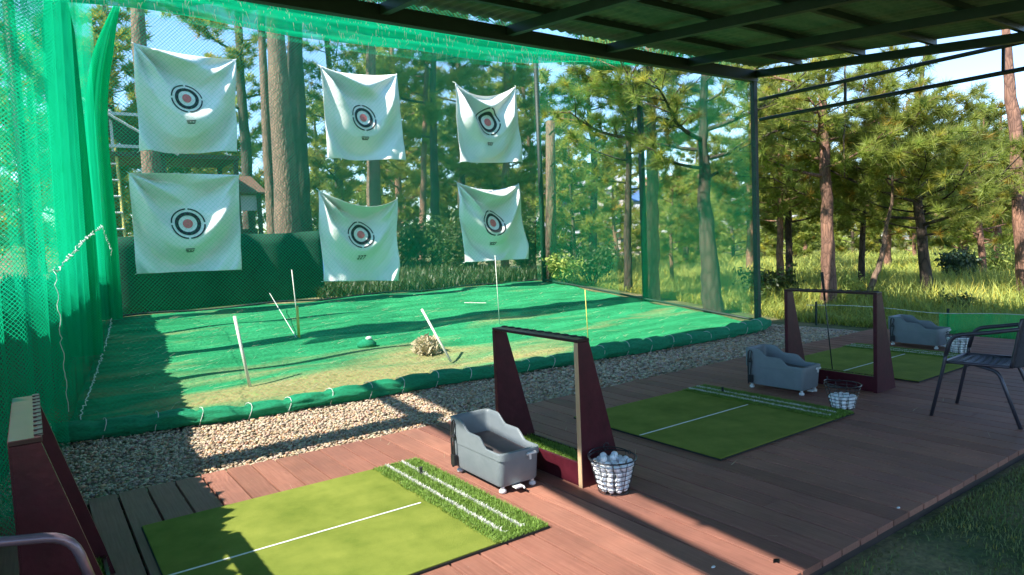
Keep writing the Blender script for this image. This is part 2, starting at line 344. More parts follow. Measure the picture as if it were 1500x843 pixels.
def floor_material():
    m, nt, out = new_mat('green_net_over_earth'); L = nt.links.new
    p = N(nt, 'ShaderNodeBsdfPrincipled'); p.inputs['Roughness'].default_value = 0.95; p.inputs['Specular IOR Level'].default_value = 0.12; tc = N(nt, 'ShaderNodeTexCoord')
    mp = N(nt, 'ShaderNodeMapping'); mp.inputs['Scale'].default_value = (0.40, 1.7, 1); mp.inputs['Location'].default_value = (0.3, 0.65, 0); L(tc.outputs['Object'], mp.inputs[0])
    n1 = N(nt, 'ShaderNodeTexNoise'); n1.inputs['Scale'].default_value = 0.85; n1.inputs['Detail'].default_value = 5; n1.inputs['Roughness'].default_value = 0.6; L(mp.outputs[0], n1.inputs['Vector'])
    sp = N(nt, 'ShaderNodeSeparateXYZ'); L(tc.outputs['Object'], sp.inputs[0])
    # bare earth is worn through near the front edge of the enclosure
    dx = N(nt, 'ShaderNodeMath', operation='SUBTRACT'); L(sp.outputs[0], dx.inputs[0]); dx.inputs[1].default_value = 3.2
    dx2 = N(nt, 'ShaderNodeMath', operation='MULTIPLY'); L(dx.outputs[0], dx2.inputs[0]); dx2.inputs[1].default_value = 0.42
    dy = N(nt, 'ShaderNodeMath', operation='SUBTRACT'); L(sp.outputs[1], dy.inputs[0]); dy.inputs[1].default_value = 7.55
    q1 = N(nt, 'ShaderNodeMath', operation='MULTIPLY'); L(dx2.outputs[0], q1.inputs[0]); L(dx2.outputs[0], q1.inputs[1])
    q2 = N(nt, 'ShaderNodeMath', operation='MULTIPLY'); L(dy.outputs[0], q2.inputs[0]); L(dy.outputs[0], q2.inputs[1])
    qs = N(nt, 'ShaderNodeMath', operation='ADD'); L(q1.outputs[0], qs.inputs[0]); L(q2.outputs[0], qs.inputs[1])
    ex = N(nt, 'ShaderNodeMapRange'); ex.inputs['From Min'].default_value = 0.0; ex.inputs['From Max'].default_value = 2.4; ex.inputs['To Min'].default_value = 0.17; ex.inputs['To Max'].default_value = -0.10; L(qs.outputs[0], ex.inputs['Value'])
    sm = N(nt, 'ShaderNodeMath', operation='ADD'); L(n1.outputs['Fac'], sm.inputs[0]); L(ex.outputs[0], sm.inputs[1])
    r = ramp(nt, [(0.47, (0, 0, 0)), (0.56, (0.35, 0.35, 0.35)), (0.68, (0.85, 0.85, 0.85))]); L(sm.outputs[0], r.inputs[0])
    n3 = N(nt, 'ShaderNodeTexNoise'); n3.inputs['Scale'].default_value = 14; n3.inputs['Detail'].default_value = 6; L(tc.outputs['Object'], n3.inputs['Vector'])
    earth = ramp(nt, [(0.3, (0.20, 0.17, 0.06)), (0.5, (0.33, 0.26, 0.12)), (0.7, (0.28, 0.30, 0.10))]); L(n3.outputs['Fac'], earth.inputs[0])
    green = ramp(nt, [(0.3, (0.012, 0.155, 0.058)), (0.7, (0.028, 0.28, 0.112))]); 
    n4 = N(nt, 'ShaderNodeTexNoise'); n4.inputs['Scale'].default_value = 3.5; n4.inputs['Detail'].default_value = 6
    mp4 = N(nt, 'ShaderNodeMapping'); mp4.inputs['Scale'].default_value = (0.35, 1.6, 1); L(tc.outputs['Object'], mp4.inputs[0]); L(mp4.outputs[0], n4.inputs['Vector']); L(n4.outputs['Fac'], green.inputs[0])
    mx = N(nt, 'ShaderNodeMix', data_type='RGBA'); L(r.outputs[0], mx.inputs[0]); L(green.outputs[0], mx.inputs[6]); L(earth.outputs[0], mx.inputs[7])
    L(mx.outputs[2], p.inputs['Base Color'])
    ad = N(nt, 'ShaderNodeMath', operation='ADD'); L(n4.outputs['Fac'], ad.inputs[0]); L(n3.outputs['Fac'], ad.inputs[1])
    b = N(nt, 'ShaderNodeBump'); b.inputs['Strength'].default_value = 0.7; b.inputs['Distance'].default_value = 0.04; L(ad.outputs[0], b.inputs['Height']); L(b.outputs[0], p.inputs['Normal'])
    L(p.outputs[0], out.inputs[0]); return m
XL = lambda y: 0.126 - 0.155*(7.1-y)          # foot of the net wall beside the camera
RPX = [-0.35, 0.5, 1.4, 2.6, 3.7, 5.0, 6.2, 7.6, 9.0, 9.75, 10.2]; RPY = [7.18, 7.02, 6.80, 6.72, 6.68, 6.58, 6.52, 6.42, 6.40, 6.62, 6.9]
fs_ = sheet('net_covered_ground', lambda u, v: (lambda y: (XL(y)+u*(10.05-XL(y)), y, tz(5, y)+0.012+0.025*math.sin(u*23+v*9)*math.sin(v*31+u*5)))(float(np.interp(XL(7)+u*(10.05-XL(7)), RPX, RPY))*(1-v)+13.05*v), 90, 60, floor_material())
tag(fs_, kind='structure')

gb = MB()
gb.v = [(x, y, -0.085+0.012*math.sin(x*7+y*3)) for y in np.linspace(5.0, 7.3, 12) for x in np.linspace(-1.2, 10.3, 60)]
gb.f = [(j*60+i, j*60+i+1, (j+1)*60+i+1, (j+1)*60+i) for j in range(11) for i in range(59)]
tag(gb.build('gravel_bed', M['soil'], smooth=True), kind='structure')
# loose stones
ico = []
t_ = (1+5**0.5)/2
iv = np.array([(-1,t_,0),(1,t_,0),(-1,-t_,0),(1,-t_,0),(0,-1,t_),(0,1,t_),(0,-1,-t_),(0,1,-t_),(t_,0,-1),(t_,0,1),(-t_,0,-1),(-t_,0,1)])/math.sqrt(1+t_*t_)
it = np.array([(0,11,5),(0,5,1),(0,1,7),(0,7,10),(0,10,11),(1,5,9),(5,11,4),(11,10,2),(10,7,6),(7,1,8),(3,9,4),(3,4,2),(3,2,6),(3,6,8),(3,8,9),(4,9,5),(2,4,11),(6,2,10),(8,6,7),(9,8,1)])
ns = 32000
xx = np.where(rng.random(ns) < 0.72, rng.uniform(-0.9, 4.5, ns), rng.uniform(4.5, 10.1, ns)); yy = 5.09+(np.interp(xx, RPX, RPY)-5.09)*rng.random(ns)
sz = rng.uniform(0.0085, 0.0175, ns)*np.where(xx > 4.5, 1.35, 1.0)
ax = rng.uniform(0.7, 1.35, (ns, 3)); ax[:, 2] *= 0.62
ang = rng.uniform(0, 6.28, ns)
V = iv[None]*(1+rng.uniform(-0.22, 0.22, (ns, 12, 1)))*ax[:, None, :]*sz[:, None, None]
ca, sa = np.cos(ang)[:, None], np.sin(ang)[:, None]
V = np.stack([V[..., 0]*ca - V[..., 1]*sa, V[..., 0]*sa + V[..., 1]*ca, V[..., 2]], -1)
V += np.stack([xx, yy, -0.075+rng.uniform(0, 0.026, ns)], -1)[:, None, :]
T = (it[None] + (np.arange(ns)*12)[:, None, None]).reshape(-1, 3)
tint = rng.uniform(0.6, 1.2, (ns, 1))*np.array([1, 1, 1]) + rng.normal(0, 0.05, (ns, 3)); warm = rng.random(ns) < 0.18
tint[warm] *= np.array([1.05, 0.82, 0.66])
col = np.concatenate([np.repeat(tint, 12, 0), np.ones((ns*12, 1))], 1)
tag(arr_mesh('gravel_stones', V.reshape(-1, 3), T, M['stone'], colors=col), 'loose pale gravel between the deck and the rolled net', 'gravel', kind='stuff')

# deck: boards run away from the camera (y); front end at the gravel, near end on the slanted edge at the lawn
pitch, gap = 0.1695, 0.014
x = 0.195 - pitch*7; vsD, fsD, cD = [], [], []
k = 0
while x < 10.1:
    x0, x1 = x+gap/2, x+pitch-gap/2
    fr = 5.105 + random.uniform(-0.012, 0.012); nr = 1.705 + random.uniform(-0.008, 0.008) if x > 0 else -2.0
    nr = 1.705 + random.uniform(-0.002, 0.002)
    if x < -0.3 : nr = -1.0
    segs = [(nr, fr)]
    if k % 2 == 1 and x > 3: 
        j = 1.705 + random.choice([0.55, 1.2, 2.2]); segs = [(nr, j-0.002), (j+0.002, fr)]
    for (a, b) in segs:
        s = MB(); ch = 0.0012; zt = random.uniform(-0.0012, 0.0)
        prof = [(x0, zt-0.033), (x0, zt-ch), (x0+ch, zt), (x1-ch, zt), (x1, zt-ch), (x1, zt-0.033)]
        n0 = len(vsD)
        vsD += [(px_, a, pz_) for px_, pz_ in prof] + [(px_, b, pz_) for px_, pz_ in prof]
        fsD += [tuple(n0+i for i in range(6)), tuple(n0+6+i for i in range(5, -1, -1))] + [(n0+i, n0+6+i, n0+6+(i+1) % 6, n0+(i+1) % 6) for i in range(6)]
        t = random.uniform(0.80, 1.16); cD += [(t, t*random.uniform(0.97, 1.03), t, 1)]*12
    x += pitch; k += 1
D = MB(); D.v, D.f = vsD, fsD
deck = D.build('deck', M['deck'])
a_ = deck.data.color_attributes.new('tint', 'FLOAT_COLOR', 'POINT'); a_.data.foreach_set('color', np.array(cD, np.float32).ravel())
tag(deck, kind='structure')
# dark joists and void under the boards, fascia at the lawn side
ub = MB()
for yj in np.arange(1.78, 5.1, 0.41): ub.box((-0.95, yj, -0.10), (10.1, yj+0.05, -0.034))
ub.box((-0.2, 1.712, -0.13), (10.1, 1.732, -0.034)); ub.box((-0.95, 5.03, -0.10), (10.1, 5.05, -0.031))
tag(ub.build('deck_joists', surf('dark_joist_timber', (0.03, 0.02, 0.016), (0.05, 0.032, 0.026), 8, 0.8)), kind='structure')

# ------------------------------------------------------------------ grass blades helper
def blades(n, pos, h, w, bend, seedv=0, tintlo=0.7, tinthi=1.25, yellow=0.0):
    r = np.random.default_rng(seedv)
    a = r.uniform(0, 6.283, n); hh = h*r.uniform(0.55, 1.15, n); ww = w*r.uniform(0.7, 1.3, n)
    d = np.stack([np.cos(a), np.sin(a), np.zeros(n)], -1); pr = np.stack([-np.sin(a), np.cos(a), np.zeros(n)], -1)
    b = bend*r.uniform(0.2, 1.2, n)
    base = pos; mid = base + np.array([0, 0, 1])*(hh*0.6)[:, None] + d*(b*hh*0.35)[:, None]
    tip = base + np.array([0, 0, 1])*(hh*(1-0.25*b))[:, None] + d*(b*hh)[:, None]
    V = np.stack([base-pr*ww[:, None]/2, base+pr*ww[:, None]/2, mid+pr*ww[:, None]*0.4, mid-pr*ww[:, None]*0.4, tip], 1).reshape(-1, 3)
    i0 = (np.arange(n)*5)[:, None]
    T = np.concatenate([i0+np.array([0, 1, 2]), i0+np.array([0, 2, 3]), i0+np.array([3, 2, 4])], 0)
    t = r.uniform(tintlo, tinthi, (n, 1))*np.ones((1, 3)); yl = r.random(n) < yellow
    t[yl] *= np.array([1.7, 1.25, 0.8])
    return V, T, np.concatenate([np.repeat(t, 5, 0), np.ones((n*5, 1))], 1)

# lawn at the corner of the deck
n = 22000
px_ = rng.uniform(1.6, 6.2, n); py_ = 1.66 - np.abs(rng.normal(0, 1, n))*0.62
keep = py_ > -0.3; px_, py_ = px_[keep], py_[keep]
patch = np.sin(px_*3.1+py_*2.3)*np.sin(px_*1.3-py_*4.1) + rng.normal(0, 0.35, len(px_)); keep = patch > -0.25; px_, py_ = px_[keep], py_[keep]
V, T, c = blades(len(px_), np.stack([px_, py_, np.full(len(px_), -0.075)], -1), 0.036, 0.005, 0.9, 3, yellow=0.12)
tag(arr_mesh('lawn_grass', V, T, M['lawnblade'], colors=c), 'short shaded lawn grass along the near deck edge', 'grass', kind='stuff')

# tall meadow grass beyond the net and the deck end
n = 130000
u = rng.random(n); dist = 11.2 + 42*u**1.9; phi = rng.uniform(R(8), R(52), n)
gx = dist*np.cos(phi); gy = dist*np.sin(phi)
ok = (gx > 10.9) | (gy > 15)
ok &= ~((gx < 10.9)); gx, gy = gx[ok], gy[ok]
gz = np.array([tz(a, b) for a, b in zip(gx, gy)])
hv = 0.45+0.5*(0.5+0.5*np.sin(gx*0.7+gy*0.4)*np.sin(gx*0.23-gy*0.5))
hv *= 0.78; hv *= np.clip((gx-10.6)/3.0, 0.25, 1)
sc_ = np.clip(np.hypot(gx, gy)/16, 0.8, 2.2)
V, T, c = blades(len(gx), np.stack([gx, gy, gz-0.02], -1), 1.0, 0.015, 0.6, 4, 0.8, 1.2, yellow=0.18)
V = V.reshape(-1, 5, 3); b0 = V[:, 0:1].copy(); base = (V[:, 0:1]+V[:, 1:2])/2
V = base + (V-base)*np.stack([sc_, sc_, hv*1.35], -1)[:, None, :]
n2 = 14000; ux = rng.uniform(0.5, 11.5, n2); uy = np.where(ux < 4.7, 14.2, 13.3)+rng.random(n2)**1.4*9
V2, T2, c2 = blades(n2, np.stack([ux, uy, np.array([tz(a, b) for a, b in zip(ux, uy)])-0.02], -1), 0.30, 0.03, 0.8, 14, 0.5, 1.1)
tag(arr_mesh('undergrowth', V2, T2, M['leaf'], colors=c2), 'dark low undergrowth between the trunks behind the back net', 'undergrowth', kind='stuff')
tag(arr_mesh('meadow_grass', V.reshape(-1, 3), T, M['tallgrass'], colors=c), 'tall sunlit yellow green meadow grass beyond the nets', 'grass', kind='stuff')

# ------------------------------------------------------------------ tee mats
def make_mat(loc, label, W=1.755):
    t = thing('tee_mat', label, 'golf mat', loc, 0, 'golf mats laid along the deck')
    Dp = 1.52; rs = W-0.33
    b = MB(); b.box((0, 0, 0.002), (W, Dp, 0.012)); b.build('backing', M['turf_edge'], t)
    f = MB(); f.box((0.004, 0.004, 0.0125), (rs+0.03, Dp-0.004, 0.020)); f.build('putting_surface', M['turf'], t, bevel=0.003)
    l = MB(); l.box((0.0, Dp*0.49-0.0065, 0.0205), (rs-0.05, Dp*0.49+0.0065, 0.0222)); l.build('centre_line', M['white_paint'], t)
    nb = 24000; r = np.random.default_rng(int(abs(loc[0])*100))
    bx = r.uniform(rs-0.02+0.02*0, W-0.004, nb); by = r.uniform(0.002, Dp-0.004, nb)
    # ragged inner edge
    kp = bx > rs + 0.008*np.sin(by*23) + r.normal(0, 0.010, nb)-0.01; bx, by = bx[kp], by[kp]
    l1 = np.abs(bx-(rs+0.085)) < 0.0075; l2 = np.abs(bx-(rs+0.20)) < 0.0065
    white = (l1 | l2) & (by > 0.09)
    P = np.stack([bx, by, np.full(len(bx), 0.012)], -1)
    V, T, c = blades((~white).sum(), P[~white], 0.024, 0.0042, 0.9, 5, 0.7, 1.25)
    arr_mesh('rough_strip', V, T, M['blade'], t, colors=c)
    ne = 1100; ex = np.where(r.random(ne) < 0.5, rs+0.085, rs+0.20)+r.normal(0, 0.0045, ne); ey = r.uniform(0.07, Dp-0.01, ne)
    PW = np.concatenate([P[white], np.stack([ex, ey, np.full(ne, 0.012)], -1)])
    V, T, c = blades(len(PW), PW, 0.027, 0.006, 0.7, 6)
    arr_mesh('white_stripes', V, T, M['white_blade'], t)
    s = MB(); s.lathe([(0.015, 0), (0.017, 0.004), (0.011, 0.012), (0.010, 0.048), (0.013, 0.056), (0.009, 0.056), (0.008, 0.04)], (rs+0.19, Dp*0.785, 0.012), 14)
    s.build('rubber_tee', M['rubber'], t, smooth=True)
    return t
make_mat((0.412, 2.812, 0.0), 'sunlit green golf mat in front of the nearest grey ball tray')
make_mat((3.70, 2.885, 0.0), 'shaded green golf mat between the two maroon frames with ball baskets', 1.72)
make_mat((6.915, 3.05, 0.0), 'shaded green golf mat behind the cafe chair and the maroon frame', 1.72)

# ------------------------------------------------------------------ ball trays
def make_tray(loc, rz, label):
    t = thing('ball_tray', label, 'ball tray', loc, rz, 'grey golf ball trays beside the mats')
    W, Ld = 0.152, 0.310
    def hp(s):   # s: 0 at back .. 1 at front
        return 0.285 + 0.070*(1-sst(0.22, 0.40, s)) + 0.070*(1-sst(0.60, 0.76, s))
    per = []
    rc = 0.035
    def corner(cx, cy, a0):
        return [(cx+rc*math.cos(R(a0+a)), cy+rc*math.sin(R(a0+a))) for a in (0, 22.5, 45, 67.5, 90)]
    def side(p, q, n): return [(p[0]+(q[0]-p[0])*i/n, p[1]+(q[1]-p[1])*i/n) for i in range(1, n)]
    c1 = corner(W-rc, Ld-rc, 0); c2 = corner(-W+rc, Ld-rc, 90); c3 = corner(-W+rc, -Ld+rc, 180); c4 = corner(W-rc, -Ld+rc, 270)
    per = c1 + side(c1[-1], c2[0], 5) + c2 + side(c2[-1], c3[0], 22) + c3 + side(c3[-1], c4[0], 5) + c4 + side(c4[-1], c1[0], 22)
    n = len(per)
    def ring(sc_, zf, off=0.0):
        out = []
        for (x_, y_) in per:
            s = (Ld-y_)/(2*Ld); l = math.hypot(x_/W, y_/Ld)
            fx = sc_ + off/W; fy = sc_ + off/Ld
            out.append((x_*fx, y_*fy, zf(s)))
        return out
    rings = [ring(0.86, lambda s: 0.055), ring(0.90, lambda s: 0.05), ring(0.93, lambda s: 0.066), ring(0.965, lambda s: 0.232),
             ring(0.965, lambda s: 0.234), ring(1.0, lambda s: 0.236), ring(1.0, lambda s: 0.242),
             ring(1.005, lambda s: hp(s)-0.010), ring(1.0, lambda s: hp(s)-0.002), ring(0.985, lambda s: hp(s)), ring(0.93, lambda s: hp(s)), ring(0.915, lambda s: hp(s)-0.004),
             ring(0.90, lambda s: hp(s)-0.03), ring(0.86, lambda s: 0.20-0.02*s)]
    m = MB(); m.v = [p for r_ in rings for p in r_]
    m.f = [tuple(range(n-1, -1, -1))] + [(i*n+k, i*n+(k+1) % n, (i+1)*n+(k+1) % n, (i+1)*n+k) for i in range(len(rings)-1) for k in range(n)]
    b = m.build('body', M['grey_plastic'], t, smooth=True)
    e = b.modifiers.new('edge', 'EDGE_SPLIT'); e.split_angle = R(50)
    bm_ = MB(); rr = ring(0.893, lambda s: 0.262-0.035*s); bm_.v = rr; bm_.f = [tuple(range(n))]
    bm_.build('ball_ramp', M['ball_mat'], t)
    la = MB(); la.box((0.045, -Ld-0.020, 0.247), (0.105, -Ld-0.001, 0.262)); la.box((0.053, -Ld-0.018, 0.212), (0.067, -Ld-0.004, 0.249)); la.box((0.036, -Ld-0.014, 0.242), (0.052, -Ld-0.002, 0.255))
    la.build('spout_latch', M['light_plastic'], t, bevel=0.003)
    br = MB(); br.box((-0.06, -Ld-0.02, 0.038), (0.0, -Ld+0.03, 0.046)); br.tube([(-0.005, -Ld-0.02, 0.046), (-0.003, -Ld-0.028, 0.03)], 0.006)
    br.build('drain_lever', M['light_plastic'], t)
    for sx in (-1, 1):
        for sy in (-1, 1):
            f = MB(); f.lathe([(0.012, 0.03), (0.012, 0.056)], (sx*0.112, sy*0.258, 0), 12); f.lathe([(0.014, 0.0), (0.023, 0.006), (0.024, 0.018), (0.018, 0.028), (0.012, 0.031)], (sx*0.112, sy*0.258, 0.0), 16)
            f.build('foot', M['light_plastic'], t, smooth=True)
    # black hose clip hung on the outer back corner
    cl = MB(); X = -W-0.012
    cl.tube([(X, 0.262, 0.05), (X-0.004, 0.262, 0.17), (X-0.002, 0.264, 0.30), (X+0.004, 0.262, 0.385), (X+0.02, 0.245, 0.412), (X+0.004, 0.225, 0.385), (X-0.006, 0.228, 0.335), (X-0.006, 0.243, 0.305)], 0.0075, 8)
    cl.tube([(X-0.004, 0.235, 0.33), (X-0.006, 0.22, 0.29), (X-0.006, 0.232, 0.2), (X-0.004, 0.235, 0.12)], 0.0065, 8)
    cl.box((X-0.016, 0.215, 0.07), (X+0.009, 0.262, 0.15)); cl.box((X-0.013, 0.222, 0.28), (X+0.006, 0.256, 0.30))
    cl.build('hose_clip', M['black_plastic'], t, bevel=0.002)
    return t
tray = make_tray((2.385, 3.655, 0), R(-1), 'sunlit grey ball tray at the corner of the bright mat'); tray.scale = (1, 1, 0.9)
dup(tray, (5.825, 3.80, 0), R(2), 'shaded grey ball tray beside the mat with the few-ball basket', (1, 1, 0.93))
dup(tray, (9.02, 3.98, 0), R(-2), 'dark grey ball tray standing by the low green fence', (1, 1, 0.86))

# ------------------------------------------------------------------ bay divider frames
def make_divider(loc, label, length=0.93, bare=False):
    t = thing('divider_frame', label, 'bay divider', loc, 0, 'maroon divider frames between the bays')
    for y0 in (0.0, length-0.035):
        p = MB(); p.prism_y([(0.006, 0.0), (0.342, 0.0), (0.308, 0.14), (0.096, 0.905), (0.006, 0.905)], y0, y0+0.035)
        s = p.build('side_panel', M['maroon'], t)
        e = MB(); e.box((0.0, y0+0.001, 0.0), (0.0055, y0+0.034, 0.904)); e.build('panel_edge', M['plywood_edge' if bare and y0 == 0.0 else 'maroon'], s)
    ra = MB(); ra.box((0.0, 0.0, 0.9055), (0.10, length, 0.925)); rail = ra.build('top_rail', M['rail_top'], t, bevel=0.003)
    co = MB()
    co.box((0.088, 0.02, 0.9255), (0.104, length-0.02, 0.928))
    for k in range(11):
        y0 = 0.03 + k*(length-0.08)/10; co.box((0.076, y0, 0.9257), (0.1035, y0+0.040, 0.932))
    co.build('club_rest', M['rubber'], rail, bevel=0.002)
    pl = MB(); pl.box((0.012, 0.036, 0.004), (0.032, length-0.036, 0.145)); pl.box((0.290, 0.036, 0.004), (0.306, length-0.036, 0.10)); pl.box((0.033, 0.036, 0.002), (0.289, length-0.036, 0.02))
    pl.build('planter_box', M['maroon'], t)
    nb = 9000; r = np.random.default_rng(9)
    P = np.stack([r.uniform(0.04, 0.285, nb), r.uniform(0.04, length-0.04, nb), np.full(nb, 0.055)], -1)
    so = MB(); so.box((0.034, 0.037, 0.021), (0.288, length-0.037, 0.062)); so_ = so.build('turf_bed', surf('planter_turf_base', (0.02, 0.06, 0.01), (0.035, 0.09, 0.02), 20, 0.9), t)
    V, T, c = blades(nb, P, 0.055, 0.006, 0.6, 8, 0.7, 1.4)
    arr_mesh('turf', V, T, M['blade'], so_, colors=c)
    return t
dv = make_divider((2.68, 3.13, 0), 'maroon divider frame standing between the bright tray and full ball basket', bare=True)
make_divider((6.25, 3.115, 0), 'shaded maroon divider frame with a golf club leaning on its rail')
make_divider((-0.105, 2.92, 0), 'maroon divider frame beside the green net with green glow on its rail')

# ------------------------------------------------------------------ golf club
gc = thing('golf_club', 'golf club leaning grip up on the shaded divider rail', 'golf club', (6.58, 3.72, 0.0))
a, b = Vector((0, 0, 0.02)), Vector((-0.29, -0.06, 1.10))
s = MB(); s.tube([a, a+(b-a)*0.78], 0.0055, 8); s.build('shaft', M['dark_metal'], gc, smooth=True)
s = MB(); s.tube([a+(b-a)*0.74, b], [0.010, 0.0145], 10); s.build('grip', M['grip'], gc, smooth=True)
s = MB(); s.tube([(0.0, 0.0, 0.05), (0.004, 0.0, 0.02), (0.03, 0.03, 0.014)], [0.008, 0.01, 0.01], 8); s.prism_y([(0.0, 0.003), (0.085, 0.0), (0.088, 0.045), (0.03, 0.03)], 0.018, 0.036)
s.build('club_head', M['steel'], gc, bevel=0.003)

# ------------------------------------------------------------------ ball baskets
RB, RT, HB = 0.090, 0.142, 0.21
def make_basket(loc, label):
    t = thing('ball_basket', label, 'ball basket', loc, 0, 'wire baskets of golf balls on the deck')
    def ringp(r, z, n=26): return [(r*math.cos(2*math.pi*i/n), r*math.sin(2*math.pi*i/n), z) for i in range(n)]
    w = MB(); rad = lambda z: RB+(RT-RB)*z/HB
    for k in range(7):
        z = 0.008+k*0.029; w.tube(ringp(rad(z), z), 0.0021, 5, True)
    for k in range(10):
        a = 2*math.pi*k/10+0.2; w.tube([(0, 0, 0.006), (RB*math.cos(a), RB*math.sin(a), 0.006), (RT*math.cos(a)*1.01, RT*math.sin(a)*1.01, HB)], 0.0022, 5)
    w.build('wire_cage', M['wire'], t)
    w = MB(); w.tube(ringp(RT+0.002, HB), 0.0046, 6, True); w.build('rim', M['wire'], t)
    h = MB(); pts = [(RT*math.cos(a)*1.02, RT*math.sin(a)*0.92+0.012, HB+0.018*math.sin(a)+0.004) for a in np.linspace(0, math.pi, 14)]
    h.tube(pts, 0.004, 6)
    for sx in (-1, 1): h.tube([(sx*RT, 0.0+0.012*math.cos(q), HB+0.012*math.sin(q)) for q in np.linspace(0, 6.28, 12)], 0.0026, 6)
    pc = [(0.055+0.020*math.cos(q), 0.092*1.0+0.02, HB+0.03+0.022*math.sin(q)) for q in np.linspace(0, 5.5, 12)]; h.tube(pc, 0.004, 6)
    h.build('handle', M['wire'], t)
    return t
bk = make_basket((2.795, 2.975, 0), 'black wire basket full of balls at the foot of the nearest maroon frame')
dup(bk, (5.53, 3.045, 0), R(40), 'black wire basket with only a few balls by the dark mat corner')
dup(bk, (8.76, 3.42, 0), R(75), 'black wire basket of balls seen through the cafe chair arms')
ball_me = None
def add_ball(p, label, group):
    global ball_me
    if ball_me is None:
        m = MB(); prof = [(0.02135*math.sin(a), -0.02135*math.cos(a)) for a in np.linspace(0.02, math.pi-0.02, 12)]; m.lathe(prof, n=18)
        o = m.build('golf_ball', M['ball'], smooth=True); ball_me = o.data
    else:
        o = bpy.data.objects.new('golf_ball', ball_me); C.objects.link(o)
    o.location = p; o.rotation_euler = (random.uniform(0, 6), random.uniform(0, 6), 0)
    tag(o, label, 'golf ball', group)
def fill(base, layers, label, group, heap=True, skip_inner=True):
    z = 0.031
    for k in range(layers):
        rr = RB+(RT-RB)*z/HB - 0.0255; n = int(2*math.pi*rr/0.0445); off = k*0.31
        for i in range(n):
            a = 2*math.pi*i/n+off; add_ball((base[0]+rr*math.cos(a), base[1]+rr*math.sin(a), base[2]+z+random.uniform(-.002, .002)), label, group)
        if k == layers-1:
            r2 = rr-0.046; n = max(3, int(2*math.pi*r2/0.0455))
            for i in range(n):
                a = 2*math.pi*i/n+1.1; add_ball((base[0]+r2*math.cos(a), base[1]+r2*math.sin(a), base[2]+z+0.006), label, group)
            if r2 > 0.05: add_ball((base[0]+0.004, base[1], base[2]+z+0.004), label, group)
        z += 0.0355
    if heap:
        for (dx, dy) in ((-0.062, 0.01), (0.0, -0.005), (0.045, 0.03), (-0.02, 0.06)):
            add_ball((base[0]+dx, base[1]+dy, base[2]+z+0.001), label, group)
fill((2.795, 2.975, 0), 5, 'white golf ball in the full wire basket by the nearest frame', 'balls in the full basket')
fill((5.53, 3.045, 0), 3, 'white golf ball in the few-ball basket by the dark mat', 'balls in the few-ball basket', False)
fill((8.76, 3.42, 0), 5, 'white golf ball in the basket behind the cafe chair', 'balls in the basket behind the chair', False)

# ------------------------------------------------------------------ chairs
def arc_pts(pts, n=4, rad=0.06):
    out = [Vector(pts[0])]
    for i in range(1, len(pts)-1):
        p = Vector(pts[i]); a = (Vector(pts[i-1])-p); b = (Vector(pts[i+1])-p)
        r = min(rad, a.length*0.45, b.length*0.45); A = p+a.normalized()*r; B = p+b.normalized()*r
        for k in range(n+1):
            t = k/n; out.append(A*(1-t)**2 + p*2*t*(1-t) + B*t*t)
    out.append(Vector(pts[-1])); return out
def make_chair(loc, rz, label, tube):
    t = thing('cafe_chair', label, 'chair', loc, rz)
    for sx in (-1, 1):
        X = 0.255*sx
        m = MB(); m.tube(arc_pts([(X*1.06, 0.30, 0.0), (X, 0.215, 0.42), (X*0.98, 0.205, 0.50)]), 0.0135, 10); m.build('leg', tube, t, smooth=True)
        m = MB(); m.tube(arc_pts([(X*0.98, 0.205, 0.495), (X*0.97, 0.165, 0.655), (X, -0.10, 0.70), (X*0.93, -0.27, 0.735)], 5, 0.09), 0.016, 10); m.build('armrest', tube, t, smooth=True)
        m = MB(); m.tube(arc_pts([(X*1.0, -0.29, 0.0), (X*0.86, -0.14, 0.40), (X*0.80, 0.02, 0.435)], 4, 0.05), 0.0135, 10); m.build('leg', tube, t, smooth=True)
    # woven seat, dished
    s = sheet('seat', lambda u, v: ((u-0.5)*0.46, -0.21+v*0.44, 0.445-0.035*math.sin(math.pi*u)*math.sin(math.pi*min(1, v*1.1))+0.006*math.sin(v*60)*math.sin(u*3.14) - 0.012*max(0, v-0.8)*5), 14, 40, M['chair_weave'], t, thick=0.012)
    m = MB(); m.tube(arc_pts([(-0.23, -0.21, 0.445), (-0.235, 0.225, 0.44), (0.235, 0.225, 0.44), (0.23, -0.21, 0.445)], 5, 0.05), 0.011, 8); m.build('seat_rim', tube, t, smooth=True)
    def back(u, v):
        a = (u-0.5)*1.5; r = 0.33
        return (r*math.sin(a), 0.02-r*math.cos(a)-0.06*v, 0.44+0.36*v + 0.004*math.sin(v*70))
    sheet('backrest', back, 16, 40, M['chair_weave'], t, thick=0.012)
    m = MB(); m.tube([Vector(back(0, v)) for v in np.linspace(0, 1, 8)] + [Vector(back(u, 1)) for u in np.linspace(0.06, 0.94, 12)] + [Vector(back(1, v)) for v in np.linspace(1, 0, 8)], 0.013, 8); m.build('back_frame', tube, t, smooth=True)
    return t
make_chair((6.085, 2.18, 0), R(3), 'dark woven cafe chair facing the range beside the low basket', M['chair_tube'])
make_chair((-0.115, 2.355, 0.0), R(-90), 'mauve tube armchair cut by the frame beside the net', M['mauve_tube'])

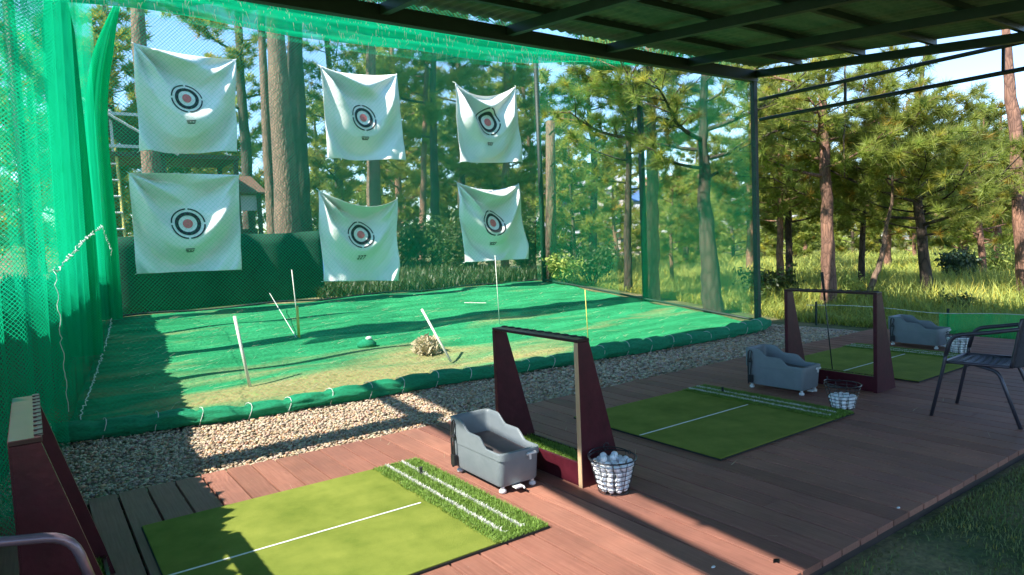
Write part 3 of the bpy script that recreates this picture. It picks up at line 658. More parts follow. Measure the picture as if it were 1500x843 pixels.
# ------------------------------------------------------------------ target banners
def bil(c, u, v):   # c: TL, TR, BR, BL as (x,z)
    a = np.array(c[0])*(1-u)+np.array(c[1])*u; b = np.array(c[3])*(1-u)+np.array(c[2])*u
    return a*(1-v)+b*v
def make_banner(corners, sag, centre, rr, label, seedv, mark, tight=1.0):
    r = np.random.default_rng(seedv); Y = 12.66
    ph = r.uniform(0, 6, 6); kk = (Y-0.05)/12.9
    corners = [(x_*kk, HEYE+(z_-HEYE)*kk) for x_, z_ in corners]; centre = (centre[0]*kk, HEYE+(centre[1]-HEYE)*kk); rr *= kk
    def fn(u, v):
        p = bil(corners, u, v); x_, z_ = p
        s = sag*4*u*(1-u)*(1-v)**2.2; z_ = z_-s
        # folds hang as chains from the two tied top corners
        d1 = math.hypot(u, v*1.0); a1 = math.atan2(v, max(u, 1e-4)); d2 = math.hypot(1-u, v); a2 = math.atan2(v, max(1-u, 1e-4))
        w1 = math.exp(-d1*1.3)*min(1, d1*5); w2 = math.exp(-d2*1.7)*min(1, d2*5)
        tri = lambda q: math.asin(0.96*math.sin(q))/1.29
        U = (2*u-1)**2
        f = 0.085*w1*tri(a1*9.5+ph[0])*(1.3-0.5*v) + 0.06*w2*tri(a2*8+ph[1])
        f += tight*0.050*tri(2*math.pi*(1.55*(v+0.62*U*(1-0.35*v))-0.25)+0.35*math.sin(ph[3]))*min(1, v*2.5)
        f += tight*0.022*tri(2*math.pi*(2.6*(v+0.5*U)+0.4*u)+ph[4])*v
        f += 0.018*math.sin(6*u+9*v+ph[4])*v + 0.03*v*math.sin(2.2*math.pi*u+ph[2])
        f *= 3.0*(1-0.8*math.exp(-((u-0.5)**2+(v-0.48)**2)/0.035))*(0.25+0.75*math.sin(math.pi*min(1, max(0, u)))**0.6)
        return (x_+0.008*math.sin(9*v+ph[4]), Y + f*0.8 - 0.05, z_)
    t = sheet('target_banner', fn, 90, 90, M['cloth'], None, thick=0.003)
    tag(t, label, 'target banner', 'white target cloths tied to the back net')
    def on(x_, z_, off=-0.013):   # world x,z -> surface point just proud of the cloth
        u = v = 0.5
        for _ in range(14):
            p = fn(u, v); e = (x_-p[0], z_-p[2])
            u += e[0]/(corners[1][0]-corners[0][0])*0.9; v -= e[1]/(corners[0][1]-corners[3][1])*0.9
            u = min(1, max(0, u)); v = min(1, max(0, v))
        return (x_, fn(u, v)[1]+off, z_)
    cx_, cz_ = centre
    def ring(r0, r1, a0, a1, n, name, mat, rad=3):
        m = MB(); vs = []
        for j in range(rad+1):
            q = r0+(r1-r0)*j/rad
            for i in range(n+1):
                a = a0+(a1-a0)*i/n; vs.append(on(cx_+q*math.cos(a), cz_+q*math.sin(a)))
        m.v = vs; m.f = [(j*(n+1)+i, j*(n+1)+i+1, (j+1)*(n+1)+i+1, (j+1)*(n+1)+i) for j in range(rad) for i in range(n)]
        o = m.build(name, mat, t, smooth=True); return o
    ring(0.001, rr*0.30, 0, 2*math.pi, 20, 'bullseye', M['print_red'])
    ring(rr*0.55, rr*0.77, 0, 2*math.pi, 40, 'inner_ring', M['print_black'])
    for k in range(4): ring(rr*0.93, rr*1.02, k*math.pi/2+0.07, (k+1)*math.pi/2-0.07, 14, 'ring_arc', M['print_black'], 1)
    # small printed mark under the rings
    m = MB(); z0 = cz_-rr*mark[0]; sc_ = 0.055
    strokes = {'bar': [[(-1.3, 0.35), (1.3, 0.35)], [(-1.2, -0.1), (-0.4, -0.1)], [(-0.1, -0.1), (0.4, -0.1)], [(0.7, -0.1), (1.2, -0.1)], [(-1.0, -0.5), (1.0, -0.5)]],
               'num': [[(-1.5, 0.6), (-0.8, 0.65), (-0.75, 0.3), (-1.5, -0.55), (-0.7, -0.5)], [(-0.4, 0.6), (0.25, 0.62), (0.2, 0.25), (-0.45, -0.55), (0.3, -0.5)], [(0.6, 0.6), (1.45, 0.66), (0.8, -0.6)]]}[mark[1]]
    for st in strokes:
        for (p, q) in zip(st[:-1], st[1:]):
            n_ = 4; d = Vector((q[0]-p[0], q[1]-p[1])); pr = Vector((-d.y, d.x)).normalized()*0.13
            vs = []
            for i in range(n_+1):
                c0 = (p[0]+d.x*i/n_, p[1]+d.y*i/n_)
                for sg in (-1, 1): vs.append(on(cx_+mark[2]+(c0[0]+pr.x*sg)*sc_, z0+(c0[1]+pr.y*sg)*sc_))
            m.add(vs, [(2*i, 2*i+1, 2*i+3, 2*i+2) for i in range(n_)])
    m.build('printed_mark', M['print_black'], t)
    for (u, v) in ((0, 0), (1, 0), (0, 1), (1, 1)):
        p = Vector(fn(u, v)); s = MB(); s.tube([p, p+Vector((0.02*(2*u-1), 0.07, 0.03 if v == 0 else -0.01))], 0.005, 6); s.build('tie', M['string'], t)
    return t
make_banner([(1.69, 5.05), (3.30, 4.97), (3.21, 3.33), (1.66, 3.28)], 0.06, (2.44, 4.207), 0.250, 'white target cloth tied highest at its corner, beside the net curtain, upper row', 1, (1.65, 'bar', 0.02), 1.5)
make_banner([(4.86, 5.03), (6.48, 5.04), (6.55, 3.28), (4.88, 3.27)], 0.04, (5.67, 4.097), 0.262, 'white target cloth in the middle of the upper row', 2, (9.0, 'bar', 0) if False else (1.55, 'bar', 0.0))
make_banner([(7.85, 5.00), (9.48, 5.07), (9.58, 3.34), (7.86, 3.28)], 0.23, (8.683, 4.207), 0.295, 'upper row target cloth with deep sagging top nearest the dark corner post', 3, (1.65, 'bar', 0.0))
make_banner([(1.48, 2.92), (3.22, 2.92), (3.14, 1.22), (1.47, 1.25)], 0.0, (2.31, 2.066), 0.262, 'tautest white target cloth, lower row, over the pale pine trunk', 4, (9.0, 'bar', 0.0) if False else (1.75, 'bar', 0.0), 1.7)
make_banner([(4.66, 2.66), (6.31, 2.50), (6.24, 0.80), (4.65, 0.90)], 0.24, (5.468, 1.779), 0.262, 'lower row target cloth with sagging top edge and numeral under the rings', 5, (1.75, 'num', 0.0), 1.5)
make_banner([(7.77, 2.86), (9.45, 2.83), (9.65, 1.08), (7.87, 1.09)], 0.15, (8.652, 1.943), 0.288, 'brightest white target cloth, lower row, nearest the dark corner post', 6, (1.6, 'bar', 0.0), 1.5)

# ------------------------------------------------------------------ nets
zr = lambda y: 4.30 if y < 7 else 4.30+0.2*(y-7)
zg = lambda x_, y: tz(x_, y)+0.02
# back net
def fback(u, v):
    x_ = 1.03+u*8.97; z0 = 0.545; z1 = 5.55+0.05*math.sin(u*9)
    return (x_, 13.0+0.05*math.sin(u*40+v*3)*0.6+0.08*math.sin(u*7+v*5), z0+(z1-z0)*v)
nw = sheet('net_wall', fback, 60, 24, M['net_far'], None, lambda u, v: (u*8.97, v*5.0))
tag(nw, 'green back net hung behind the six target cloths', 'net', kind='thing')
b = MB(); b.tube([(1.03+8.97*i/20, 12.99, 0.555+0.02*math.sin(i*1.3)) for i in range(21)], 0.02, 6); b.build('hem_rope', M['dark_metal'], nw)
# net wall toward the meadow
def frt(u, v):
    y = 7.02+u*5.98; z0 = tz(9.9, y)+0.03; z1 = 4.05+0.245*(y-7)
    return (10.0+0.05*math.sin(u*11+v*4), y, z0+(z1-z0)*v)
nr = sheet('net_wall', frt, 40, 20, M['net_right'], None, lambda u, v: (u*5.98, v*4.3))
tag(nr, 'thin green side net facing the sunny meadow', 'net', kind='thing')
# pleated net wall beside the camera
def flf(u, v):
    y = 1.6+u*11.4; amp = 0.03 + 0.17*sst(3.9, 5.0, y) - 0.07*sst(8, 10, y); x_ = XL(y)+amp*math.sin(y*9.5+0.6*math.sin(y*1.7)+0.5*v)*(0.45+0.55*v)
    z0 = zg(1, y)+0.02; z1 = zr(y)+0.15
    return (x_, y, z0+(z1-z0)*v)
nl = sheet('net_wall', flf, 560, 16, M['net_left'], None, lambda u, v: (u*13.0, v*4.3))
tag(nl, 'pleated bright green side net hanging beside the maroon frame', 'net', kind='thing')
# added skirt outside the pleated net, ragged top cut to cast the jagged shadow
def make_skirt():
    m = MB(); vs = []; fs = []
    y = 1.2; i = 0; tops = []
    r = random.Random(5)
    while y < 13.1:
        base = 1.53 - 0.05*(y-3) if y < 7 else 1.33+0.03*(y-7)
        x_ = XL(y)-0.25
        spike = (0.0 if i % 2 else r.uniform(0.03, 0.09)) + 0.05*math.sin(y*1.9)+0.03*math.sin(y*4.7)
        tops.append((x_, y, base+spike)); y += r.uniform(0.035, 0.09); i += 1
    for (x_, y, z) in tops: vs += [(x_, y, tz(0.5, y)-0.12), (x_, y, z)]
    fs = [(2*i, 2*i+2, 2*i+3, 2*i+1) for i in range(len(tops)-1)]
    m.v, m.f = vs, fs; o = m.build('shadow_skirt', M['shadow_skirt'])
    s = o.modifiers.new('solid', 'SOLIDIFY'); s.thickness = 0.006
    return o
tag(make_skirt(), 'added dark green skirt casting the jagged shadow along the foot of the pleated net', 'shadow skirt')
# white stitched seams on the pleated net (parts of it)
def seam(pts, name='stitched_seam', amp=0.012, r_=0.0026):
    m = MB(); P = [Vector(p) for p in pts]; out = []
    for a, b in zip(P[:-1], P[1:]):
        n_ = max(3, int((b-a).length/0.04))
        for k in range(n_): out.append(a+(b-a)*(k/n_)+Vector((random.uniform(-1, 1)*amp, random.uniform(-1, 1)*amp, random.uniform(-1, 1)*amp)))
    m.tube(out, r_, 5); return m.build(name, M['string'], nl)
inn = 0.15
seam([(XL(6.65)+0.12, 6.65, 1.50), (XL(6.65)+0.12, 6.65, 0.9), (XL(6.7)+0.12, 6.7, 0.25)])
seam([(XL(6.65)+0.12, 6.65, 1.45), (XL(8.5)+inn, 8.5, 1.72), (XL(10.9)+inn, 10.9, 1.98), (XL(12.2)+inn, 12.2, 1.68), (XL(12.9)+0.1, 12.9, 1.42)], amp=0.02, r_=0.0038)
seam([(XL(7.3)+0.12, 7.3, 0.10), (XL(9)+0.12, 9, 0.24), (XL(11)+0.1, 11, 0.42), (XL(12.8)+0.06, 12.8, 0.62)], amp=0.015, r_=0.004)
# bunched net curtains
def curtain(cx_, cy_, z0, z1, rad, label, lean=0.0, n=40):
    def fn(u, v):
        a = 2*math.pi*u; r_ = rad*(1+0.22*math.sin(7*a)+0.12*math.sin(13*a+v*3))*(0.75+0.35*math.sin(math.pi*(0.15+0.8*v)))
        if v > 0.86: r_ *= 1-0.6*(v-0.86)/0.14
        bend = lean*max(0, v-0.55)**2*4.9
        return (cx_+r_*math.cos(a)+bend, cy_+r_*math.sin(a)*0.8, z0+(z1-z0)*v)
    o = sheet('net_curtain', fn, n, 20, M['net_fold'], None, lambda u, v: (u*1.2, v*4))
    return tag(o, label, 'net curtain', 'bunched net curtains on the side wall')
curtain(1.04, 12.55, 0.55, 5.5, 0.125, 'gathered green net curtain at the back corner, bending toward the first target cloth', lean=0.42)
curtain(0.52, 9.9, 0.35, 5.0, 0.15, 'broad bright bunch of green net hanging midway along the pleated net')
# posts behind the pleated net
for (y, lab) in ((8.6, 'dark green post behind the pleated net between two net bunches'), (11.4, 'dark green post behind the pleated net next to the back corner curtain')):
    p = MB(); p.tube([(XL(y)-0.32, y, tz(0, y)-0.1), (XL(y)-0.32, y, 5.0)], 0.05, 10); tag(p.build('net_post', M['green_metal'], smooth=True), lab, 'post', 'posts of the net enclosure')
for (x_, y, h, r_, lab) in ((10.05, 12.85, 5.9, 0.06, 'dark post at the back corner of the net enclosure'), (10.09, 9.62, 4.75, 0.065, 'dark green post halfway along the thin side net')):
    p = MB(); p.tube([(x_, y, tz(10, y)-0.1), (x_, y, h)], r_, 10); tag(p.build('net_post', M['green_metal'], smooth=True), lab, 'post', 'posts of the net enclosure')
p = MB(); p.tube([(10.03, y, tz(9.9, y)+0.06) for y in np.linspace(7.05, 13.0, 14)], 0.022, 8); tag(p.build('bottom_rail', M['green_metal'], smooth=True), 'dark pipe rail along the foot of the thin side net', 'rail')
fv = sheet('net_wall', lambda u, v: (lambda x_: (x_, float(np.interp(x_, RPX, RPY))*(1-v)+6.99*v+0.02*math.sin(x_*9+v*3), -0.02+4.0*v))(0.05+9.9*u), 60, 16, M['net_veil'], None, lambda u, v: (u*9.9, v*4))
tag(fv, 'sheer green front net hanging from the canopy beam down to the rolled net', 'net', kind='thing')
# overhead net and the sagging swag
ov = sheet('overhead_net', lambda u, v: (0.2+9.75*u, 7.05+5.9*v, 4.28+1.25*v-0.35*math.sin(math.pi*u)*math.sin(math.pi*v)), 30, 20, M['net_top'], None, lambda u, v: (u*9.75, v*6))
tag(ov, 'thin green net stretched overhead across the enclosure', 'net')
def swag(u, v):
    x_ = -0.9+u*10.85
    top = 5.18-0.02*u; drop = 0.78-0.10*u - 0.28*sst(0.75, 1.0, u) + 0.03*math.sin(u*21) - 0.10*abs(math.sin(u*5.2+0.6))
    bul = 0.14*math.sin(math.pi*v)+0.05*math.sin(v*16+u*11)+0.03*math.sin(v*29-u*17)
    return (x_, 9.75+0.55*(0.5-v)-bul*0.6, top-drop*v)
sw = sheet('net_swag', swag, 120, 26, M['net_fold'], None, lambda u, v: (u*10.8, v*0.9))
bq = MB(); bq.tube([(swag(u_, 0)[0], 10.02+0.03*math.sin(u_*31), 5.02-0.06*math.sin(u_*14)-0.28*sst(0.75, 1, u_)*0) for u_ in np.linspace(0, 1, 60)], [0.17+0.03*math.sin(q*1.7) for q in range(60)], 10); bq.build('hidden_shadow_roll', M['roll'], sw, smooth=True)  # hidden roll added behind the swag to strengthen its shadow on the floor
tag(sw, 'bright green bunched net sagging under the roof edge, littered with pine needles', 'net')
nm = 900; P0 = []; r = np.random.default_rng(12)
V = []; T = []
for i in range(nm):
    u = r.uniform(0.03, 1)**0.9; v = r.uniform(0.1, 1.0); p = Vector(swag(u, v))+Vector((0, -0.03, 0)); L_ = r.uniform(0.05, 0.16); a = r.normal(0, 0.25)
    q = p+Vector((math.sin(a)*L_, r.normal(0, 0.01), -math.cos(a)*L_)); k = len(V); V += [p+Vector((-0.004, 0, 0)), p+Vector((0.004, 0, 0)), q]; T.append((k, k+1, k+2))
arr_mesh('fallen_needles', np.array([tuple(p) for p in V]), np.array(T), M['straw'], sw)['kind'] = 'stuff'
# net roll lying along the front of the enclosure
rl = []
path = [(-0.35, 7.18), (0.5, 7.02), (1.4, 6.80), (2.6, 6.72), (3.7, 6.68), (5.0, 6.58), (6.2, 6.52), (7.6, 6.42), (9.0, 6.40), (9.75, 6.62)]
pv = [Vector((a, b, 0)) for a, b in path]; pts = []; rad = []
acc = 0
for a, b in zip(pv[:-1], pv[1:]):
    n_ = int((b-a).length/0.045)
    for k in range(n_):
        p = a+(b-a)*(k/n_); acc += (b-a).length/n_
        ripple = abs(math.sin(acc*math.pi/0.40))**0.45
        rr = (0.068+0.026*ripple)*(1.0+0.10*math.sin(acc*2.1)) * (1.0+0.18*sst(4.5, 7, p.x))
        rr *= 1.0-0.35*sst(9.4, 9.8, p.x)
        p.z = -0.055+rr*0.85+0.008*math.sin(acc*5); pts.append(p.copy()); rad.append(rr)
m = MB(); NR = 30; vs = []; al = 0
for i, p in enumerate(pts):
    d = (pts[min(i+1, len(pts)-1)]-pts[max(i-1, 0)]).normalized(); u = Vector((0, 0, 1)); w = d.cross(u).normalized(); u = w.cross(d)
    if i: al += (pts[i]-pts[i-1]).length
    for k in range(NR):
        a = 2*math.pi*k/NR
        rr = rad[i]*(1+0.085*math.sin(5*a+al*6.5)+0.06*math.sin(9*a-al*11+1.0)+0.05*math.sin(3*a+al*19)+random.uniform(-0.03, 0.03))
        vs.append(p+(u*math.cos(a)*0.86+w*math.sin(a)*1.08)*rr)
m.v = [tuple(v) for v in vs]; m.f = [(i*NR+k, i*NR+(k+1) % NR, (i+1)*NR+(k+1) % NR, (i+1)*NR+k) for i in range(len(pts)-1) for k in range(NR)]
m.f += [tuple(range(NR-1, -1, -1)), tuple(range((len(pts)-1)*NR, len(pts)*NR))]
roll = m.build('rolled_net', M['roll'], smooth=True); tag(roll, 'green net rolled and tied with white string along the gravel', 'net roll')
acc = 0; nxt = 0.40
for i in range(1, len(pts)):
    acc += (pts[i]-pts[i-1]).length
    if acc >= nxt:
        nxt += 0.40; d = (pts[i]-pts[i-1]).normalized(); u = Vector((0, 0, 1)); w = d.cross(u)
        q = MB(); q.tube([pts[i]+(u*math.cos(a)+w*math.sin(a))*(rad[i]*1.05+0.004)+d*0.02*math.sin(a*2) for a in np.linspace(0, 6.283, 15)[:-1]], 0.003, 5, True); q.build('string_tie', M['string'], roll)
# low net fence past the deck end
def lowf(u, v): 
    y = -1.5+u*5.9; return (10.62+0.03*math.sin(u*30), y, -0.12+v*(0.37+0.02*math.sin(u*17)))
lf = thing('low_fence', 'low bright green net fence past the deck end under a pale top wire', 'fence', (0, 0, 0))
sheet('fence_net', lowf, 60, 4, M['net_low'], lf, lambda u, v: (u*5.9, v*0.4))
p = MB(); p.tube([Vector(lowf(u, 1)) for u in np.linspace(0, 1.35, 50)], 0.005, 6); p.build('top_wire', M['pvc'], lf)
for y in (-1.4, 0.5, 2.5, 4.3, 6.3):
    p = MB(); p.tube([(10.64, y, -0.2), (10.64, y, 0.30)], 0.018, 8); p.build('stake', M['green_metal'], lf)

# ------------------------------------------------------------------ canopy
rz_ = lambda y: 4.20+0.10*(y-7)
can = thing('canopy', 'dark green steel canopy with sheet roof over the deck', 'canopy', (0, 0, 0))
XR0, XR1, YR0, YR1 = -0.66, 10.12, -3.2, 7.06
def roof_panel(x0, x1):
    def fn(u, v):
        y = YR0+(YR1-YR0)*v; x_ = x0+(x1-x0)*u
        return (x_, y, rz_(y)+0.055+0.012*math.sin(x_*2*math.pi/0.15))
    return sheet('roof_sheet', fn, 70, 3, M['roof'], can, thick=0.004)
nsh = 8
for i in range(nsh): roof_panel(XR0+(XR1-XR0)*i/nsh+0.002*i, XR0+(XR1-XR0)*(i+1)/nsh+0.012)
for y in (6.2, 5.2, 4.25, 3.25, 2.25, 1.25, 0.2, -0.9, -2.0, -3.1):
    m = MB(); m.box((XR0+0.05, y-0.028, rz_(y)-0.035), (XR1-0.02, y+0.028, rz_(y)+0.038)); m.build('purlin', M['roof_beam'], can)
for x_ in (10.05, 8.37, 6.70, 5.03, 3.36, 1.69, 0.02, -0.83):
    w = 0.045
    vs = []
    for y in (YR0+0.05, 6.93):
        zc = rz_(y); vs += [(x_-w, y, zc-0.15), (x_+w, y, zc-0.15), (x_+w, y, zc-0.037), (x_-w, y, zc-0.037)]
    m = MB(); m.add(vs, [(3,2,1,0), (4,5,6,7), (0,1,5,4), (1,2,6,5), (2,3,7,6), (3,0,4,7)]); m.build('rafter', M['roof_beam'], can)
m = MB(); m.box((-3.2, 6.935, 3.98), (10.07, 7.03, 4.155)); m.build('front_beam', M['roof_beam'], can)
m = MB(); m.tube([(-3.2, 5.48, 3.88), (-0.7, 5.48, 3.88)], 0.17, 12); m.box((-3.2, 5.45, 4.02), (-0.7, 5.51, 4.08)); m.build('unseen_shadow_beam', M['roof'], can)  # unseen beam and net roll, placed to cast the shadow band on the gravel
for (x_, y) in ((10.02, 6.985), (-3.1, 6.985), (10.02, -3.0), (-0.9, -3.0), (-3.1, 5.48)):
    m = MB(); h = 3.98 if y > 0 else 3.0; m.box((x_-0.04, y-0.04, -0.1), (x_+0.04, y+0.04, h)); m.build('post', M['green_metal'], can)
for (za, zb) in ((3.722, 3.572), (3.391, 3.38)):
    m = MB(); m.tube([(10.27, 7.05, za), (10.27, 3.3, za), (10.27, -3.0, za)], 0.030, 8); m.build('side_rail', M['dark_metal'], can)
for y in (5.57, 3.52, 1.5, -0.5):
    m = MB(); m.tube([(10.27, y, 3.391), (10.27, y, 3.722)], 0.022, 8); m.build('rail_strut', M['dark_metal'], can)

# ------------------------------------------------------------------ things inside the enclosure
def pole(a, b, r_, mat, lab, name='pole'):
    m = MB(); m.tube([a, b], r_, 8); return tag(m.build(name, mat, smooth=True), lab, 'pole')
pole((1.92, 7.86, 0.02), (1.84, 8.0, 0.83), 0.018, M['pvc'], 'thick white pole leaning in the net floor beside the ragged shadow')
pole((4.33, 7.55, 0.02), (4.16, 7.95, 0.69), 0.016, M['pvc'], 'white pole leaning over the round straw tuft')
p = at(440, 525, 10.0); pole((p[0], p[1], tz(p[0], p[1])), (p[0], p[1], tz(p[0], p[1])+0.5), 0.02, M['yellow_pole'], 'short yellow pole standing between the two white poles')
p = at(437, 505, 10.6); pole((p[0]+0.02, p[1], tz(p[0], p[1])), (p[0]-0.02, p[1]+0.02, tz(p[0], p[1])+0.95), 0.008, M['pvc'], 'thin pale cane standing in front of the middle target cloths')
for (px, py, d, h, lab) in ((732, 478, 11.2, 1.15, 'thin pale stake in the net floor behind the nearest maroon frame'), (862, 500, 9.6, 0.85, 'thin yellowish cane near the front roll past the nearest frame')):
    p = at(px, py, d); z = tz(p[0], p[1]); pole((p[0], p[1], z), (p[0]-0.03, p[1], z+h), 0.006, M['pvc'] if px < 850 else M['yellow_pole'], lab)
p = at(625, 515, 9.3)
st = thing('straw_bush', 'round straw coloured tuft on the net floor', 'dry plant', (p[0], p[1], tz(5, p[1])))
n = 1500; d = rng.normal(0, 1, (n, 3)); d /= np.linalg.norm(d, axis=1)[:, None]; d[:, 2] = np.abs(d[:, 2])*1.0
rr = rng.uniform(0.10, 0.17, n)[:, None]; c = d*rr*np.array([1, 1, 1.25]); e = rng.normal(0, 1, (n, 3))*0.04
V = np.stack([c, c+e, c+d*0.03+rng.normal(0, 1, (n, 3))*0.02], 1).reshape(-1, 3); arr_mesh('straw_head', V, np.arange(n*3).reshape(-1, 3), M['straw'], st)
m = MB(); m.lathe([(0.09, 0.0), (0.13, 0.08), (0.12, 0.15), (0.05, 0.2)], n=12); m.build('straw_core', M['straw'], st, smooth=True)
p = at(538, 520, 9.6)
bn = thing('bundle', 'low heap of bunched green net on the bare earth', 'net heap', (p[0], p[1], tz(5, p[1])))
m = MB(); m.lathe([(0.02, 0.0), (0.13, 0.01), (0.14, 0.05), (0.08, 0.10), (0.02, 0.12)], n=14); m.build('heap', M['roll'], bn, smooth=True)
m = MB(); m.lathe([(0.01, 0.10), (0.05, 0.11), (0.04, 0.14), (0.01, 0.15)], (0.03, -0.02, 0), 10); m.build('white_knot', M['string'], bn, smooth=True)
# fallen sticks and tent lines
sk = [((290, 0), 0)]
for i, (p0, p1, d0, d1, lab) in enumerate([((395, 430), (440, 505), 12.2, 9.7, 'white cord slanting down to the short yellow pole'), ((680, 445), (712, 446), 13, 13, 'pale stick lying on the net floor under the last target cloths')]):
    a = at(*p0, d0); b = at(*p1, d1)
    if i: a[2] = tz(5, a[1])+0.05; b[2] = tz(5, b[1])+0.05
    m = MB(); m.tube([a, b], 0.005 if i == 0 else 0.008, 6); tag(m.build('cord' if i == 0 else 'stick', M['string' if i == 0 else 'pvc']), lab, 'cord' if i == 0 else 'stick')

# dry needles and bits of straw fallen on the net floor, the gravel and the deck
V = []; T = []; r = np.random.default_rng(31)
def litter(n_, xr, yr, zf, Lm):
    for i in range(n_):
        x_, y = r.uniform(*xr), r.uniform(*yr); a = r.uniform(0, 3.14); L_ = Lm*r.uniform(0.4, 1.2); z = zf(x_, y); w_ = 0.0028
        dx, dy = math.cos(a)*L_/2, math.sin(a)*L_/2; k = len(V)
        V.extend([(x_-dx+dy*w_/L_, y-dy-dx*w_/L_, z), (x_-dx-dy*w_/L_, y-dy+dx*w_/L_, z+0.002), (x_+dx, y+dy, z+0.006+0.02*r.random())]); T.append((k, k+1, k+2))
litter(1500, (0.9, 9.8), (7.0, 12.9), lambda x_, y: tz(5, y)+0.045, 0.24)
litter(260, (0.2, 9.8), (5.15, 6.4), lambda x_, y: -0.035, 0.14)
litter(130, (0.5, 9.5), (1.9, 5.0), lambda x_, y: 0.003, 0.10)
tag(arr_mesh('needle_litter', np.array(V), np.array(T), M['straw']), 'dry pine needles fallen on the net floor gravel and deck', 'litter', kind='stuff')
# deck litter
for (px, py, lab) in ((1045, 832, 'white crumb on the deck near the lawn corner'), (1316, 745, 'small pale crumb on the deck close to the lawn edge')):
    dd = np.array([px-PCX, py-PCY, FPX]); rz2 = dd @ vu; t = -HEYE/rz2
    m = MB(); m.lathe([(0.002, 0), (0.009, 0.002), (0.008, 0.006), (0.002, 0.008)], n=7); o = m.build('crumb', M['light_plastic']); o.location = (dd @ va*t, dd @ vb*t, 0.001); o.scale = (1.5, 0.8, 1); tag(o, lab, 'litter')
dd = np.array([1137-PCX, 823-PCY, FPX]); t = -HEYE/(dd @ vu)
m = MB(); m.add([(-0.025, 0, 0.002), (0, 0.014, 0.008), (0.03, 0.002, 0.004), (0, -0.013, 0.006)], [(0, 3, 2, 1)]); o = m.build('fallen_leaf', M['leaf']); o.location = (dd @ va*t, dd @ vb*t, 0.001); tag(o, 'small green leaf lying on the shaded deck', 'leaf')
sfx = o.modifiers.new('solid', 'SOLIDIFY'); sfx.thickness = 0.001

# ------------------------------------------------------------------ trees
def tufts(cent, dirs, nper, length, width, r, tint):
    """radiating needle bursts: cent (N,3), dirs (N,3) -> verts, tris, colours"""
    n = len(cent)
    e = r.normal(0, 1, (n, nper, 3)); e /= np.linalg.norm(e, axis=2, keepdims=True)
    d = dirs[:, None, :]*0.75 + e*0.95 + np.array([0, 0, 0.12]); d /= np.linalg.norm(d, axis=2, keepdims=True)
    L_ = length*r.uniform(0.6, 1.1, (n, nper, 1))
    b = cent[:, None, :] - dirs[:, None, :]*(r.uniform(0, 0.10, (n, nper, 1)))
    s = np.cross(d, r.normal(0, 1, (n, nper, 3))); s /= np.linalg.norm(s, axis=2, keepdims=True)+1e-9
    tip = b + d*L_ - np.array([0, 0, 1])*(L_**2)*0.35
    V = np.stack([b - s*width/2, b + s*width/2, tip], 2).reshape(-1, 3)
    c = np.repeat(tint, nper*3, 0)*np.repeat(r.uniform(0.8, 1.2, (n*nper, 1)), 3, 0)
    return V, np.arange(len(V)).reshape(-1, 3), np.concatenate([c, np.ones((len(c), 1))], 1)

